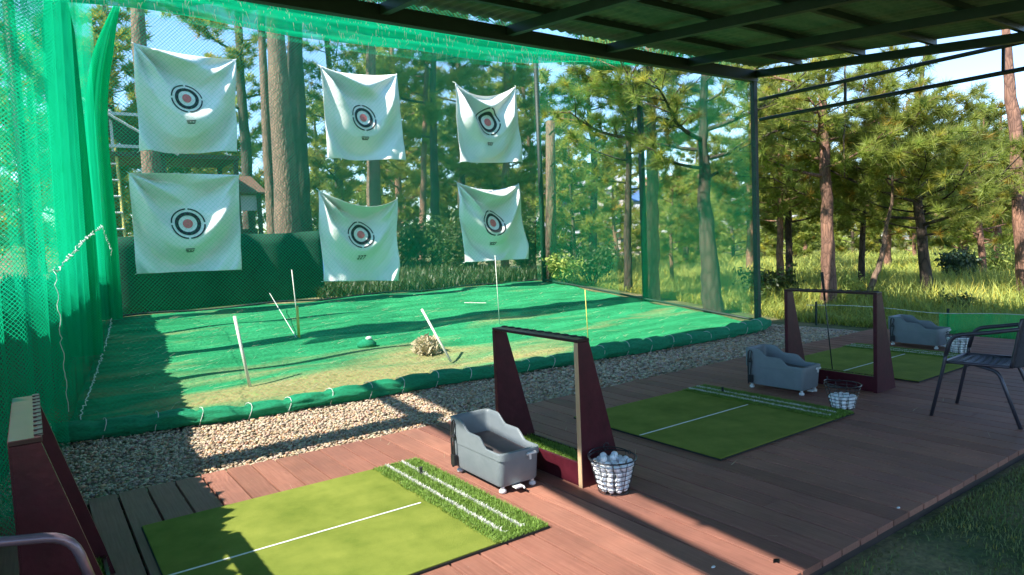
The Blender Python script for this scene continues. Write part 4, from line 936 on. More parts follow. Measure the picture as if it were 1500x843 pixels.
def pine_parts(seed, H, r0, z0, spread, nl, path=None, tl=0.23, tw=0.021, nper=26, spr=7, up=0.25, dens=1.0, ztop=0.97, bare=False):
    """-> trunk MB (with limbs), crown arrays. path: list of (x,y,z) trunk points relative to the base"""
    r = np.random.default_rng(seed)
    if path is None:
        a = r.uniform(0, 6.28); k = r.uniform(0.01, 0.035)*H
        path = [(0, 0, -0.15), (0.1*k*math.cos(a), 0.1*k*math.sin(a), H*0.2), (k*math.cos(a), k*math.sin(a), H*0.5), (0.8*k*math.cos(a+1), 0.8*k*math.sin(a+1), H*0.8), (k*math.cos(a+1.5), k*math.sin(a+1.5), H)]
    P = np.array(path, float)
    tt = np.linspace(0, 1, 26); zs = P[:, 2]; pt = np.stack([np.interp(tt, np.linspace(0, 1, len(P)), P[:, i]) for i in range(3)], -1)
    for _ in range(2): pt[1:-1] = (pt[:-2]+pt[1:-1]*2+pt[2:])/4
    pt[1:-1, :2] += r.normal(0, 0.012, (24, 2))*min(1, H/8)
    rad = [max(0.012, r0*(1.22 if i == 0 else 1.06 if i == 1 else 1.0)*(1-0.86*(i/25)**1.15)*(1+r.normal(0, 0.025))) for i in range(26)]
    T = MB(); T.tube([tuple(p) for p in pt], rad, 12)
    at_z = lambda z: np.array([np.interp(z, pt[:, 2], pt[:, 0]), np.interp(z, pt[:, 2], pt[:, 1]), z])
    cent, dirs = [], []
    ga = r.uniform(0, 6.28)
    for i in range(nl):
        f = (i+0.5)/nl; z = z0+(H*ztop-z0)*f; ga += 2.399+r.normal(0, 0.35)
        Ln = spread*(1-0.72*(f*ztop)**1.4)*r.uniform(0.55, 1.12)*(0.75 if f < 0.1 else 1)
        o = at_z(z); h = np.array([math.cos(ga), math.sin(ga), 0]); sag = r.uniform(-0.12, 0.06)
        pts = []
        for q in np.linspace(0, 1, 8):
            w = 0.10*Ln*math.sin(q*5+ga*3)*q
            pts.append(o + h*Ln*q + np.array([-h[1], h[0], 0])*w + np.array([0, 0, Ln*((0.10+0.35*f)*q+sag*q + up*q*q)]))
        pts = np.array(pts); rb = max(0.008, r0*0.20*(1-0.6*f)*min(1.3, Ln/spread+0.3))
        T.tube([tuple(p) for p in pts], [rb*(1-0.8*q)+0.004 for q in np.linspace(0, 1, 8)], 6)
        ns = max(3, int(spr*Ln/spread*dens))
        for s in range(ns):
            q = 0.24+0.76*(s+r.uniform(0.2, 0.9))/ns; q = min(q, 1.0)
            j = min(6, int(q*7)); b = pts[j]+(pts[j+1]-pts[j])*(q*7-j)
            sd = 1 if s % 2 else -1; a2 = ga+sd*r.uniform(0.35, 1.15)*(1 if q < 0.97 else 0.2)
            l2 = Ln*r.uniform(0.14, 0.34)+0.10; hd = np.array([math.cos(a2), math.sin(a2), r.uniform(-0.05, 0.55)]); hd /= np.linalg.norm(hd)
            T.tube([tuple(b), tuple(b+hd*l2*0.5+np.array([0, 0, 0.02])), tuple(b+hd*l2+np.array([0, 0, 0.05*l2]))], [rb*0.35+0.003, rb*0.25+0.003, 0.004], 4)
            nt = max(2, int(round(3*dens+r.uniform(-0.5, 1.2))))
            for k in range(nt):
                w = (k+1)/nt; cent.append(b+hd*l2*w+r.normal(0, 0.05, 3)); dd = hd*0.8+np.array([0, 0, 0.45])+r.normal(0, 0.25, 3); dirs.append(dd/np.linalg.norm(dd))
    cent, dirs = np.array(cent), np.array(dirs)
    n = len(cent); tint = np.clip(r.normal(1, 0.16, (n, 1)), 0.6, 1.5)*np.ones((n, 3)); y_ = r.random(n) < 0.16
    tint[y_] *= np.array([1.3, 1.05, 0.75]); br = r.random(n) < 0.03; tint[br] = np.array([1.7, 0.95, 0.8])
    return T, tufts(cent, dirs, nper, tl, tw, r, tint)

def plant_pine(name, base, label, seed, barkm, group='pine trees around the range', **kw):
    t = thing(name, label, 'tree', tuple(base), 0, group)
    T, (V, Tr, c) = pine_parts(seed, **kw)
    T.build('trunk', M[barkm], t, smooth=True)
    arr_mesh('crown', V, Tr, M['needle'], t, colors=c)
    return t
def gp(px, py, d):
    p = at(px, py, d); return np.array([p[0], p[1], tz(p[0], p[1])])
def rel(base, pts):     # trunk way points given as (px, py, depth) -> relative to base
    return [(0, 0, -0.2)] + [tuple(at(*q)-base) for q in pts]

# big trunks behind the back net
b = gp(232, 440, 16.5); plant_pine('pine_tree', b, 'tall pale barked pine behind the target cloths beside the net curtain', 21, 'bark_pale', H=15, r0=0.27, z0=11.5, spread=2.2, nl=14, path=rel(b, [(224, 250, 16.5), (203, 60, 16.4), (196, -140, 16.4), (205, -420, 16.5)]), tl=0.34, tw=0.024, nper=40, spr=10, dens=1.25)
b = gp(425, 400, 17.5); plant_pine('pine_tree', b, 'thickest pine trunk, lit on one flank, between two columns of target cloths', 22, 'bark_pale', H=17, r0=0.37, z0=12.5, spread=2.6, nl=14, path=rel(b, [(419, 300, 17.5), (404, 60, 17.5), (397, -150, 17.5), (400, -460, 17.5)]), tl=0.34, tw=0.024, nper=40, spr=10, dens=1.25)
b = gp(444, 395, 19); plant_pine('pine_tree', b, 'dark heavy pine trunk close behind the thickest pale trunk', 33, 'bark_dark', H=16, r0=0.33, z0=7.5, spread=2.8, nl=18, path=rel(b, [(440, 300, 19), (432, 60, 19), (428, -150, 19), (430, -420, 19)]), tl=0.34, tw=0.024, nper=40)
b = gp(400, 380, 20); plant_pine('pine_tree', b, 'slim pine trunk hugging the shadowless flank of the thickest trunk', 23, 'bark_pale', H=15, r0=0.17, z0=7.5, spread=2.8, nl=18, path=rel(b, [(394, 260, 20), (384, 60, 20), (378, -150, 20), (382, -340, 20)]), tl=0.34, tw=0.024, nper=40, spr=10, dens=1.25)
b = gp(366, 370, 25); plant_pine('pine_tree', b, 'dark straight pine by the brown hut roof', 24, 'bark_dark', H=16, r0=0.24, z0=5.5, spread=2.6, nl=24, path=rel(b, [(362, 250, 25), (352, 100, 25), (346, -80, 25), (350, -300, 25)]), tl=0.36, tw=0.024, nper=40, spr=10, dens=1.25)
b = gp(550, 415, 19.5); plant_pine('pine_tree', b, 'pale pine trunk rising behind the middle pair of target cloths', 25, 'bark_pale', H=15, r0=0.26, z0=6.5, spread=3.2, nl=24, path=rel(b, [(548, 330, 19.5), (545, 150, 19.5), (541, -50, 19.5), (545, -330, 19.5)]), tl=0.34, tw=0.024, nper=40, spr=10, dens=1.25)
b = gp(617, 415, 23); plant_pine('pine_tree', b, 'slender pine of a close pair between middle and far target cloths', 26, 'bark_red', H=14, r0=0.14, z0=5.5, spread=2.4, nl=24, path=rel(b, [(619, 330, 23), (623, 180, 23), (625, 0, 23), (626, -190, 23)]), tl=0.36, tw=0.024, nper=40, spr=10, dens=1.25)
b = gp(640, 412, 22); plant_pine('pine_tree', b, 'darker stouter pine of the close pair between the target columns', 27, 'bark_dark', H=15, r0=0.19, z0=4.0, spread=2.6, nl=30, path=rel(b, [(638, 320, 22), (634, 180, 22), (637, 0, 22), (640, -220, 22)]), tl=0.36, tw=0.024, nper=40, spr=10, dens=1.25)
b = gp(740, 410, 24); plant_pine('pine_tree', b, 'bushy pine standing behind the two target cloths near the corner post', 28, 'bark_red', H=13, r0=0.17, z0=1.8, spread=3.0, nl=34, tl=0.36, tw=0.024, nper=40, spr=10, dens=1.25)
b = gp(680, 408, 27); plant_pine('pine_tree', b, 'dense dark pine filling the gap beside the sagging upper target cloth', 29, 'bark_dark', H=15, r0=0.2, z0=1.5, spread=3.4, nl=40, tl=0.38, tw=0.024, nper=40, spr=10, dens=1.25)
b = gp(505, 400, 28); plant_pine('pine_tree', b, 'dense pine filling the gap behind the numeral target cloth', 30, 'bark_dark', H=14, r0=0.2, z0=1.5, spread=3.4, nl=36, tl=0.38, tw=0.024, nper=40, spr=10, dens=1.25)
b = gp(588, 400, 33); plant_pine('pine_tree', b, 'far sunlit pine seen between the middle target cloths and the slender pair', 31, 'bark_red', H=15, r0=0.22, z0=1.2, spread=3.8, nl=38, tl=0.36, tw=0.045, nper=26, spr=10, dens=1.2)
# log pole by the corner
b = gp(806, 405, 16.6)
lg = thing('log_pole', 'pale bare log pole with sawn top by the dark corner post', 'pole', tuple(b))
m = MB(); top = at(806, 178, 16.6)-b; m.tube([(0, 0, -0.2), tuple(top*0.5+np.array([0.02, 0, 0])), tuple(top)], [0.16, 0.125, 0.11], 14); m.build('trunk', M['bark_pale'], lg, smooth=True)
for k in range(5):
    m = MB(); z = 0.5+k*0.75; m.tube([(0.1, -0.05, z), (0.22, -0.1, z+0.12)], [0.03, 0.02], 6); m.build('branch_stub', M['bark_pale'], lg)

# right hand pines beyond the thin net and the deck
b = gp(955, 438, 14.0); plant_pine('pine_tree', b, 'reddish pine trunk close behind the post halfway along the side net', 41, 'bark_red', H=11, r0=0.165, z0=3.0, spread=2.0, nl=14, ztop=0.48, path=rel(b, [(956, 330, 14), (955, 200, 14), (950, 60, 14), (948, -180, 14)]), tl=0.25, tw=0.013, nper=50, spr=9, dens=1.15)
b = gp(921, 436, 15.5); plant_pine('pine_tree', b, 'thin dark pine beside the post halfway along the side net', 42, 'bark_dark', H=6.5, r0=0.10, z0=2.2, spread=1.9, nl=26, tl=0.25, tw=0.015, nper=42, spr=9, dens=1.1)
b = gp(1046, 458, 12.6); plant_pine('pine_tree', b, 'leaning grey pine with a broken stub seen through the side net', 43, 'bark_dark', H=9.5, r0=0.20, z0=2.4, spread=2.0, nl=16, ztop=0.55, path=rel(b, [(1040, 390, 12.6), (1032, 300, 12.6), (1030, 180, 12.7), (1042, -140, 12.8)]), tl=0.25, tw=0.013, nper=50, spr=9, dens=1.15)
b = gp(1213, 482, 13.2); plant_pine('pine_tree', b, 'reddest straight pine trunk behind the shaded maroon frame', 44, 'bark_red', H=11, r0=0.165, z0=2.6, spread=2.0, nl=14, ztop=0.46, path=rel(b, [(1214, 400, 13.2), (1210, 260, 13.2), (1204, 120, 13.2), (1200, -170, 13.2)]), tl=0.25, tw=0.013, nper=50, spr=9, dens=1.15)
b = gp(1157, 445, 17); plant_pine('pine_tree', b, 'dark thin pine just past the front canopy post', 45, 'bark_dark', H=5.6, r0=0.10, z0=1.5, spread=1.7, nl=22, tl=0.25, tw=0.015, nper=42, spr=9, dens=1.1)
b = gp(1268, 478, 13.5); plant_pine('pine_tree', b, 'crooked thin pine bending behind the shaded frame', 46, 'bark_pale', H=5.0, r0=0.075, z0=2.2, spread=1.6, nl=22, path=rel(b, [(1272, 430, 13.5), (1290, 385, 13.5), (1297, 340, 13.5), (1308, 290, 13.4), (1306, 170, 13.4)]), tl=0.25, tw=0.013, nper=50, spr=9, dens=1.15)
b = gp(1361, 470, 13.8); plant_pine('pine_tree', b, 'dark bent pine with broad bright crown behind the farthest ball tray', 47, 'bark_dark', H=3.9, r0=0.125, z0=1.5, spread=2.7, nl=34, path=rel(b, [(1356, 400, 13.8), (1346, 310, 13.8), (1334, 210, 13.7), (1350, 110, 13.6), (1362, 40, 13.6)]), tl=0.25, tw=0.013, nper=50, spr=9, dens=1.15, up=0.32)
b = gp(1508, 470, 13.0); plant_pine('pine_tree', b, 'tall dark reddish pine trunk cut by the frame above the chair', 48, 'bark_red', H=12, r0=0.19, z0=6.6, spread=2.8, nl=16, path=rel(b, [(1502, 380, 13), (1488, 200, 13), (1474, 60, 13), (1466, -200, 13)]), tl=0.23, tw=0.020, nper=28, spr=10, dens=1.2)
b = gp(1463, 455, 21); plant_pine('pine_tree', b, 'red barked pine beyond the dark reddish trunk above the chair', 49, 'bark_red', H=5.2, r0=0.15, z0=1.2, spread=2.2, nl=30, tl=0.28, tw=0.020, nper=40, spr=10, dens=1.2)
b = gp(1410, 450, 25); plant_pine('pine_tree', b, 'sunlit bushy pine behind the broad bright crown', 50, 'bark_red', H=5.0, r0=0.17, z0=0.9, spread=2.5, nl=30, tl=0.34, tw=0.024, nper=40, spr=10, dens=1.25)
b = gp(1300, 425, 24); plant_pine('pine_tree', b, 'rounded pale green pine behind the crooked thin pine', 51, 'bark_red', H=5.2, r0=0.14, z0=1.5, spread=2.2, nl=28, tl=0.34, tw=0.024, nper=40, spr=10, dens=1.25)
b = gp(1100, 420, 23); plant_pine('pine_tree', b, 'golden green pine right behind the front canopy post', 52, 'bark_red', H=8.0, r0=0.15, z0=1.9, spread=2.4, nl=28, tl=0.34, tw=0.024, nper=40, spr=10, dens=1.25)
b = gp(870, 418, 24); plant_pine('pine_tree', b, 'open topped pine with crooked limbs between log pole and net post', 53, 'bark_dark', H=9.0, r0=0.17, z0=3.4, spread=3.0, nl=20, tl=0.34, tw=0.024, nper=40, spr=10, dens=1.25)
b = gp(845, 430, 19.5); plant_pine('pine_tree', b, 'small pine sapling just past the log pole', 54, 'bark_dark', H=4.6, r0=0.07, z0=1.3, spread=1.3, nl=22, tl=0.23, tw=0.022, nper=26, spr=10, dens=1.2)
b = gp(1005, 405, 33); plant_pine('pine_tree', b, 'pine far over the meadow between the reddish and the leaning trunks', 55, 'bark_dark', H=5.0, r0=0.18, z0=1.0, spread=2.2, nl=24, tl=0.36, tw=0.045, nper=24, spr=10, dens=1.2)
b = gp(1143, 440, 16.0); plant_pine('pine_tree', b, 'lush yellow green young pine close beside the front canopy post', 56, 'bark_red', H=5.0, r0=0.10, z0=1.9, spread=1.9, nl=26, tl=0.25, tw=0.015, nper=44, spr=9, dens=1.15)
b = gp(1262, 440, 16.5); plant_pine('pine_tree', b, 'young pine with bright crown between the reddest trunk and the broad bright crown', 57, 'bark_dark', H=4.3, r0=0.09, z0=1.6, spread=1.8, nl=24, tl=0.25, tw=0.015, nper=44, spr=9, dens=1.15)
b = gp(1440, 450, 17.5); plant_pine('pine_tree', b, 'young pine with yellowish crown between the bent dark pine and the tall cut trunk', 58, 'bark_red', H=4.4, r0=0.10, z0=1.2, spread=2.0, nl=26, tl=0.25, tw=0.016, nper=44, spr=9, dens=1.15)
b = gp(985, 425, 19.0); plant_pine('pine_tree', b, 'young green pine in the meadow between the reddish trunk and the leaning grey pine', 59, 'bark_red', H=3.2, r0=0.07, z0=0.9, spread=1.4, nl=20, tl=0.25, tw=0.016, nper=44, spr=9, dens=1.1)
# further pines: four kinds built once and copied, each set in its own spot
far_kinds = []
far_spots = [(905, 402, 36, 0.66, 'far pine low over the meadow beside the halfway net post'), (1075, 400, 38, 0.7, 'far pine over the meadow between leaning trunk and canopy post'), (1180, 405, 35, 0.6, 'far pine in the gap past the dark thin pine'), (1250, 400, 40, 0.65, 'far pine between the reddest trunk and the crooked pine'),
             (1340, 405, 33, 0.55, 'far pine showing under the broad bright crown'), (1440, 410, 34, 0.6, 'far pine showing between the red barked trunks'), (1495, 410, 30, 0.55, 'far pine at the edge of the picture above the chair'), (838, 395, 40, 0.8, 'far pine seen past the log pole'),
             (780, 390, 38, 1.25, 'far pine behind the corner post'), (640, 385, 45, 1.4, 'far pine high behind the close pair of trunks'), (560, 380, 42, 1.35, 'far pine behind the pale middle trunk'), (470, 378, 36, 1.2, 'far pine between thickest trunk and middle cloths'),
             (330, 380, 40, 1.25, 'far pine behind the hut'), (270, 380, 34, 1.1, 'far pine behind the lower taut target cloth'), (180, 385, 30, 1.2, 'far pine behind the playhouse'), (120, 385, 28, 1.2, 'far pine glimpsed through the bunched curtains'), (720, 385, 46, 1.4, 'far pine behind the corner target cloths'), (60, 385, 26, 1.1, 'far pine glimpsed through the pleated net'), (968, 395, 46, 0.62, 'most distant pine over the meadow'), (1380, 400, 42, 0.6, 'distant pine deep behind the sunlit bushy pine'),
             (1022, 400, 44, 0.85, 'distant pine over the meadow behind the leaning grey pine'), (1122, 402, 41, 0.75, 'distant pine behind the dark brownish bush'), (1217, 404, 45, 0.85, 'distant pine behind the reddest trunk'), (1290, 404, 37, 0.62, 'distant pine behind the crooked thin pine'), (1422, 405, 38, 0.68, 'distant pine between the sunlit bushy pine and the red barked trunk'), (1475, 408, 41, 0.8, 'distant pine behind the red barked trunk above the chair'), (890, 398, 44, 0.7, 'distant pine behind the open topped pine'), (1160, 404, 31, 0.6, 'mid distance pine behind the dark thin pine')]
specs = [dict(H=9.5, r0=0.19, z0=1.2, spread=3.1, nl=36), dict(H=8.5, r0=0.17, z0=0.8, spread=3.4, nl=38), dict(H=11, r0=0.2, z0=2.2, spread=2.9, nl=34), dict(H=7.5, r0=0.16, z0=0.7, spread=2.8, nl=34)]
for i, (px, py, d, s, lab) in enumerate(far_spots):
    b = gp(px, py, d)
    if i < 4:
        far_kinds.append(plant_pine('pine_tree', b, lab, 70+i, ('bark_red', 'bark_dark')[i % 2], 'pines farther off', tl=0.40, tw=0.05, nper=24, spr=10, dens=1.2, **specs[i])); o = far_kinds[-1]; o.scale = (s,)*3
    else:
        o = dup(far_kinds[i % 4], tuple(b), i*1.3, lab, s)
# hanging dead vine and overhead branch near the reddest trunk
m = MB()
for (a, b_) in (((1238, 88, 12.9), (1236, 260, 12.9)), ((1268, 118, 12.9), (1262, 140, 12.9))):
    p, q = at(*a), at(*b_); pts = [p+(q-p)*k/9+np.array([random.uniform(-.03, .03), 0, 0]) for k in range(10)]; m.tube([tuple(v) for v in pts], 0.014, 6)
tag(m.build('dry_vine', M['bark_pale'], smooth=True), 'dry pale vine hanging beside the reddest pine trunk', 'vine')

# ------------------------------------------------------------------ bushes
def bush(base, label, n, rx, h, mat, seed, leaf=0.05, name='bush'):
    r = np.random.default_rng(seed); t = thing(name, label, 'bush', tuple(base), 0, 'bushes around the nets')
    m = MB(); tips = []
    for k in range(14):
        a = r.uniform(0, 6.28); q = r.uniform(0.2, 0.9); e = np.array([rx*q*math.cos(a), rx*q*math.sin(a), h*r.uniform(0.5, 0.95)])
        m.tube([(0.02*math.cos(a), 0.02*math.sin(a), -0.1), tuple(e*0.5+np.array([0, 0, 0.1*h])), tuple(e)], [0.02, 0.013, 0.006], 5); tips.append(e)
    m.build('stems', M['bark_dark'], t)
    tips = np.array(tips); c = tips[r.integers(0, 14, n)]*r.uniform(0.45, 1.08, (n, 1)) + r.normal(0, 0.13*max(rx, h*0.6), (n, 3)); c[:, 2] = np.abs(c[:, 2])
    d = r.normal(0, 1, (n, 3)); d /= np.linalg.norm(d, axis=1)[:, None]; s = np.cross(d, r.normal(0, 1, (n, 3))); s /= np.linalg.norm(s, axis=1)[:, None]
    L_ = leaf*r.uniform(0.7, 1.4, (n, 1)); V = np.stack([c-d*L_, c+s*L_*0.4, c+d*L_, c-s*L_*0.4], 1).reshape(-1, 3)
    tt = np.repeat(r.uniform(0.65, 1.35, (n, 1))*np.ones((1, 3)), 4, 0)
    arr_mesh('leaves', V, np.arange(n*4).reshape(-1, 4), mat, t, colors=np.concatenate([tt, np.ones((n*4, 1))], 1), k=4)
    return t
bush(gp(868, 412, 16.5), 'dark leafy bush outside the side net near the corner', 2200, 0.75, 0.95, M['leaf'], 1)
bush(gp(830, 418, 16.0), 'low bright bush at the foot of the log pole', 1400, 0.5, 0.7, M['tallgrass'], 2)
bush(gp(1408, 448, 17.0), 'bluish green rounded bush behind the farthest ball tray', 2400, 0.50, 1.15, M['bluegreen_leaf'], 3, 0.06)
bush(gp(1135, 462, 15.0), 'dark brownish bush right behind the front canopy post', 2200, 0.75, 0.8, M['leaf'], 4)
bush(gp(1402, 488, 12.4), 'small leafy plant beside the farthest ball tray', 900, 0.30, 0.5, M['leaf'], 5, 0.04)
bush(gp(1480, 440, 18), 'wide scrubby bush low behind the chair', 3000, 1.5, 1.2, M['tallgrass'], 6, 0.06)
bush(gp(1255, 470, 14.6), 'yellow green scrub between the reddest trunk and the crooked pine', 1800, 0.6, 0.6, M['tallgrass'], 7)
bush(gp(690, 405, 20), 'leafy undergrowth behind the far target cloths', 3500, 1.6, 1.5, M['leaf'], 8, 0.07)
bush(gp(580, 408, 21), 'leafy undergrowth between the middle cloths and the close pair', 3500, 1.5, 1.3, M['leaf'], 9, 0.07)
bush(gp(768, 408, 19), 'dark undergrowth at the net corner behind the brightest cloth', 3000, 1.0, 1.7, M['leaf'], 10, 0.07)
bush(gp(470, 405, 21), 'undergrowth between the dark screen and the numeral cloth', 3000, 1.2, 1.3, M['leaf'], 11, 0.07)
bush(gp(890, 405, 27), 'sunlit scrub in the meadow by the halfway net post', 2600, 1.5, 0.9, M['tallgrass'], 12, 0.07)

# ------------------------------------------------------------------ dark screen fence, playhouse, ladder, hut, drum behind the back net
sc1 = thing('screen_fence', 'dark green mesh screen fence behind the lower target cloths', 'fence', (0, 0, 0))
p0, p1 = np.array([0.75, 13.45, 0]), np.array([4.95, 13.75, 0])
def scf(u, v):
    q = p0+(p1-p0)*u; return (q[0], q[1]+0.05*math.sin(u*30), tz(q[0], q[1])-0.1+v*(1.42+0.015*math.sin(u*14)))
sheet('screen', scf, 60, 6, M['dark_cloth'], sc1, thick=0.01)
for u in np.linspace(0, 1, 6):
    q = p0+(p1-p0)*u; m = MB(); m.tube([(q[0], q[1]+0.1, tz(q[0], q[1])-0.1), (q[0], q[1]+0.1, tz(q[0], q[1])+0.9)], 0.04, 8); m.build('fence_post', M['green_metal'], sc1)
# playhouse platform with pale rails
M['pale_wood'] = surf('pale_painted_wood', (0.46, 0.50, 0.47), (0.6, 0.64, 0.6), 6, 0.6)
M['yellow_wood'] = surf('yellow_painted_wood', (0.42, 0.36, 0.08), (0.55, 0.48, 0.12), 6, 0.6)
M['hut_roof'] = surf('rusty_brown_roof', (0.10, 0.045, 0.03), (0.19, 0.10, 0.07), 6, 0.7, 0.4, 30, stretch=(8, 1, 1))
M['hut_wood'] = surf('dark_hut_wood', (0.05, 0.035, 0.025), (0.09, 0.06, 0.04), 6, 0.8)
c = at(205, 300, 19.0); zb = tz(c[0], c[1])
ph = thing('playhouse', 'raised playhouse with sloping roof behind the upper target cloth and net curtain', 'playhouse', (c[0], c[1], zb))
H1 = at(205, 228, 19.0)[2]-zb
m = MB(); m.box((-1.5, -0.6, H1-0.12), (2.6, 1.6, H1)); m.build('platform', M['hut_wood'], ph)
for (x_, y) in ((-1.4, -0.5), (2.5, -0.5), (2.5, 1.5), (-1.4, 1.5), (0.6, -0.5)):
    m = MB(); m.box((x_-0.06, y-0.06, -0.1), (x_+0.06, y+0.06, H1-0.121)); m.build('post', M['hut_wood'], ph)
for zr2 in (0.10, 0.95):
    m = MB(); m.box((-1.5, -0.68, H1+zr2), (0.15, -0.62, H1+zr2+0.08)); m.build('rail', M['pale_wood'], ph)
for x_ in (-1.45, -0.6, 0.1):
    m = MB(); m.box((x_-0.03, -0.615, H1+0.001), (x_+0.03, -0.56, H1+1.1)); m.build('rail_post', M['pale_wood'], ph)
ra_ = at(128, 152, 18.6); rb_ = at(262, 225, 18.6)
vs = [(ra_[0]-c[0]-0.8, -0.9, ra_[2]-zb+0.25), (rb_[0]-c[0], -0.9, rb_[2]-zb), (rb_[0]-c[0], 1.8, rb_[2]-zb), (ra_[0]-c[0]-0.8, 1.8, ra_[2]-zb+0.25)]
m = MB(); m.add(vs+[(a, b2, c2-0.08) for a, b2, c2 in vs], [(0, 1, 2, 3), (7, 6, 5, 4), (0, 4, 5, 1), (1, 5, 6, 2), (2, 6, 7, 3), (3, 7, 4, 0)]); rf = m.build('roof', M['dark_cloth'], ph)
m = MB(); m.tube([(vs[0][0], -0.93, vs[0][2]-0.03), (vs[1][0], -0.93, vs[1][2]-0.03)], 0.035, 6); m.build('roof_trim', M['pale_wood'], rf)
# ladder
a0, a1 = at(186, 372, 18.0), at(168, 205, 18.2)
ld = thing('ladder', 'yellow and white ladder leaning on the playhouse', 'ladder', tuple(a0))
dl = a1-a0; m = MB(); m.tube([(0, 0, -0.25), tuple(dl)], 0.04, 8); m.build('stile', M['yellow_wood'], ld)
off = np.array([-0.42, -0.02, 0]); m = MB(); m.tube([tuple(off+np.array([0, 0, -0.25])), tuple(dl+off)], 0.035, 8); m.build('stile', M['pale_wood'], ld)
for k in range(7):
    q = dl*(k+0.5)/7; m = MB(); m.tube([tuple(q), tuple(q+off)], 0.028, 6); m.build('rung', M['pale_wood'], ld)
# hut
c = at(352, 330, 22); zb = tz(c[0], c[1]); hz = at(352, 282, 22)[2]-zb
hu = thing('hut', 'small open hut with rusty brown roof behind the taut target cloth', 'hut', (c[0], c[1], zb))
ap = at(352, 258, 22)[2]-zb
m = MB(); vs = [(-1.0, -0.7, hz-0.05), (0.72, -0.7, hz-0.05), (0.45, 0.1, ap), (-0.8, 0.1, ap), (-1.0, 0.9, hz-0.05), (0.72, 0.9, hz-0.05)]
m.add(vs+[(x_, y, z-0.05) for x_, y, z in vs], [(0, 1, 2, 3), (3, 2, 5, 4), (1, 5, 2), (0, 3, 4), (7, 6, 9, 8), (8, 9, 10, 11), (6, 7, 1, 0), (7, 11, 5, 1), (11, 10, 4, 5), (10, 6, 0, 4)]); m.build('roof', M['hut_roof'], hu)
for (x_, y) in ((-0.8, -0.5), (0.5, -0.5), (0.5, 0.7), (-0.8, 0.7)):
    m = MB(); m.box((x_-0.06, y-0.06, -0.1), (x_+0.06, y+0.06, hz)); m.build('post', M['hut_wood'], hu)
m = MB(); m.box((-0.3, -0.46, hz-0.62), (0.44, -0.42, hz-0.12)); m.build('board', M['pale_wood'], hu)
m = MB(); m.box((-0.73, -0.4, 0.0), (0.43, 0.6, hz-1.2)); m.build('counter', M['hut_wood'], hu)
# blue drum
p = gp(489, 425, 17.2); bd = thing('drum', 'blue plastic drum behind the numeral target cloth', 'drum', tuple(p))
m = MB(); m.lathe([(0.26, 0.0), (0.285, 0.03), (0.285, 0.28), (0.295, 0.30), (0.285, 0.32), (0.285, 0.58), (0.295, 0.60), (0.285, 0.62), (0.28, 0.86), (0.25, 0.88)], n=24); m.build('barrel', surf('blue_plastic', (0.01, 0.09, 0.28), (0.015, 0.12, 0.34), 5, 0.4), bd, smooth=True)
m = MB(); m.lathe([(0.24, 0.88), (0.245, 0.90), (0.06, 0.905)], n=20); m.build('drum_lid', M['black_plastic'], bd)

# ------------------------------------------------------------------ houses far across the meadow
M['wall_white'] = surf('white_render', (0.45, 0.46, 0.45), (0.55, 0.56, 0.55), 2, 0.8)
M['wall_cream'] = surf('cream_render', (0.38, 0.34, 0.29), (0.46, 0.41, 0.35), 2, 0.8)
M['roof_blue'] = surf('blue_sheet_roof', (0.06, 0.12, 0.30), (0.09, 0.17, 0.38), 3, 0.5)
M['roof_grey'] = surf('grey_sheet_roof', (0.30, 0.31, 0.32), (0.4, 0.41, 0.42), 3, 0.5)
M['roof_red'] = surf('dull_red_roof', (0.30, 0.12, 0.09), (0.38, 0.17, 0.13), 3, 0.6)
M['pane'] = surf('dark_window_glass', (0.02, 0.03, 0.04), (0.035, 0.045, 0.06), 3, 0.15)
def house(px, py, d, w, dp, h, wallm, roofm, label, floors=1):
    p = at(px, py, d); t = thing('house', label, 'house', (p[0], p[1], tz(p[0], p[1])-0.3), R(-45), 'houses beyond the meadow')
    m = MB(); m.box((-w/2, -dp/2, 0), (w/2, dp/2, h)); wl = m.build('wall', M[wallm], t)
    m = MB(); o = 0.5; rh = 0.28*dp
    vs = [(-w/2-o, -dp/2-o, h+0.01), (w/2+o, -dp/2-o, h+0.01), (w/2+o, dp/2+o, h+0.01), (-w/2-o, dp/2+o, h+0.01), (-w/2-o, 0, h+rh), (w/2+o, 0, h+rh)]
    m.add(vs, [(0, 1, 5, 4), (2, 3, 4, 5), (1, 2, 5), (3, 0, 4), (3, 2, 1, 0)]); m.build('roof', M[roofm], t)
    for f in range(floors):
        for k in range(max(2, int(w/3))):
            x_ = -w/2+(k+0.5)*w/max(2, int(w/3)); z = 1.0+f*2.9
            m = MB(); m.box((x_-0.6, -dp/2-0.05, z), (x_+0.6, -dp/2-0.003, z+1.2)); m.build('window', M['pane'], t)
            m = MB(); m.box((-dp/2*0, 0, 0), (0.001, 0.001, 0.001)) if False else None
    m = MB(); m.box((-w*0.1, -dp/2-0.06, 0.0), (-w*0.1+1.0, -dp/2-0.004, 2.2)); m.build('door', M['hut_wood'], t)
    return t
house(925, 366, 62, 8, 6, 3.2, 'wall_white', 'roof_grey', 'low white house with grey roof beyond the meadow, nearest the halfway post')
house(985, 372, 66, 7, 6, 3.0, 'wall_cream', 'roof_red', 'cream house with dull red roof between two trunks beyond the meadow')
house(870, 372, 60, 9, 6, 2.6, 'wall_cream', 'roof_grey', 'cream house with grey roof past the log pole')
house(848, 318, 96, 13, 9, 6.0, 'wall_cream', 'roof_grey', 'broad cream building on the slope past the log pole', 2)
house(905, 268, 104, 15, 9, 4.2, 'wall_white', 'roof_blue', 'white building with blue roof high on the slope', 1)
house(1130, 350, 70, 9, 7, 4.0, 'wall_white', 'roof_grey', 'white house glimpsed past the front canopy post')
house(1010, 340, 84, 10, 8, 5.5, 'wall_white', 'roof_red', 'two storey white house behind the leaning pine', 2)
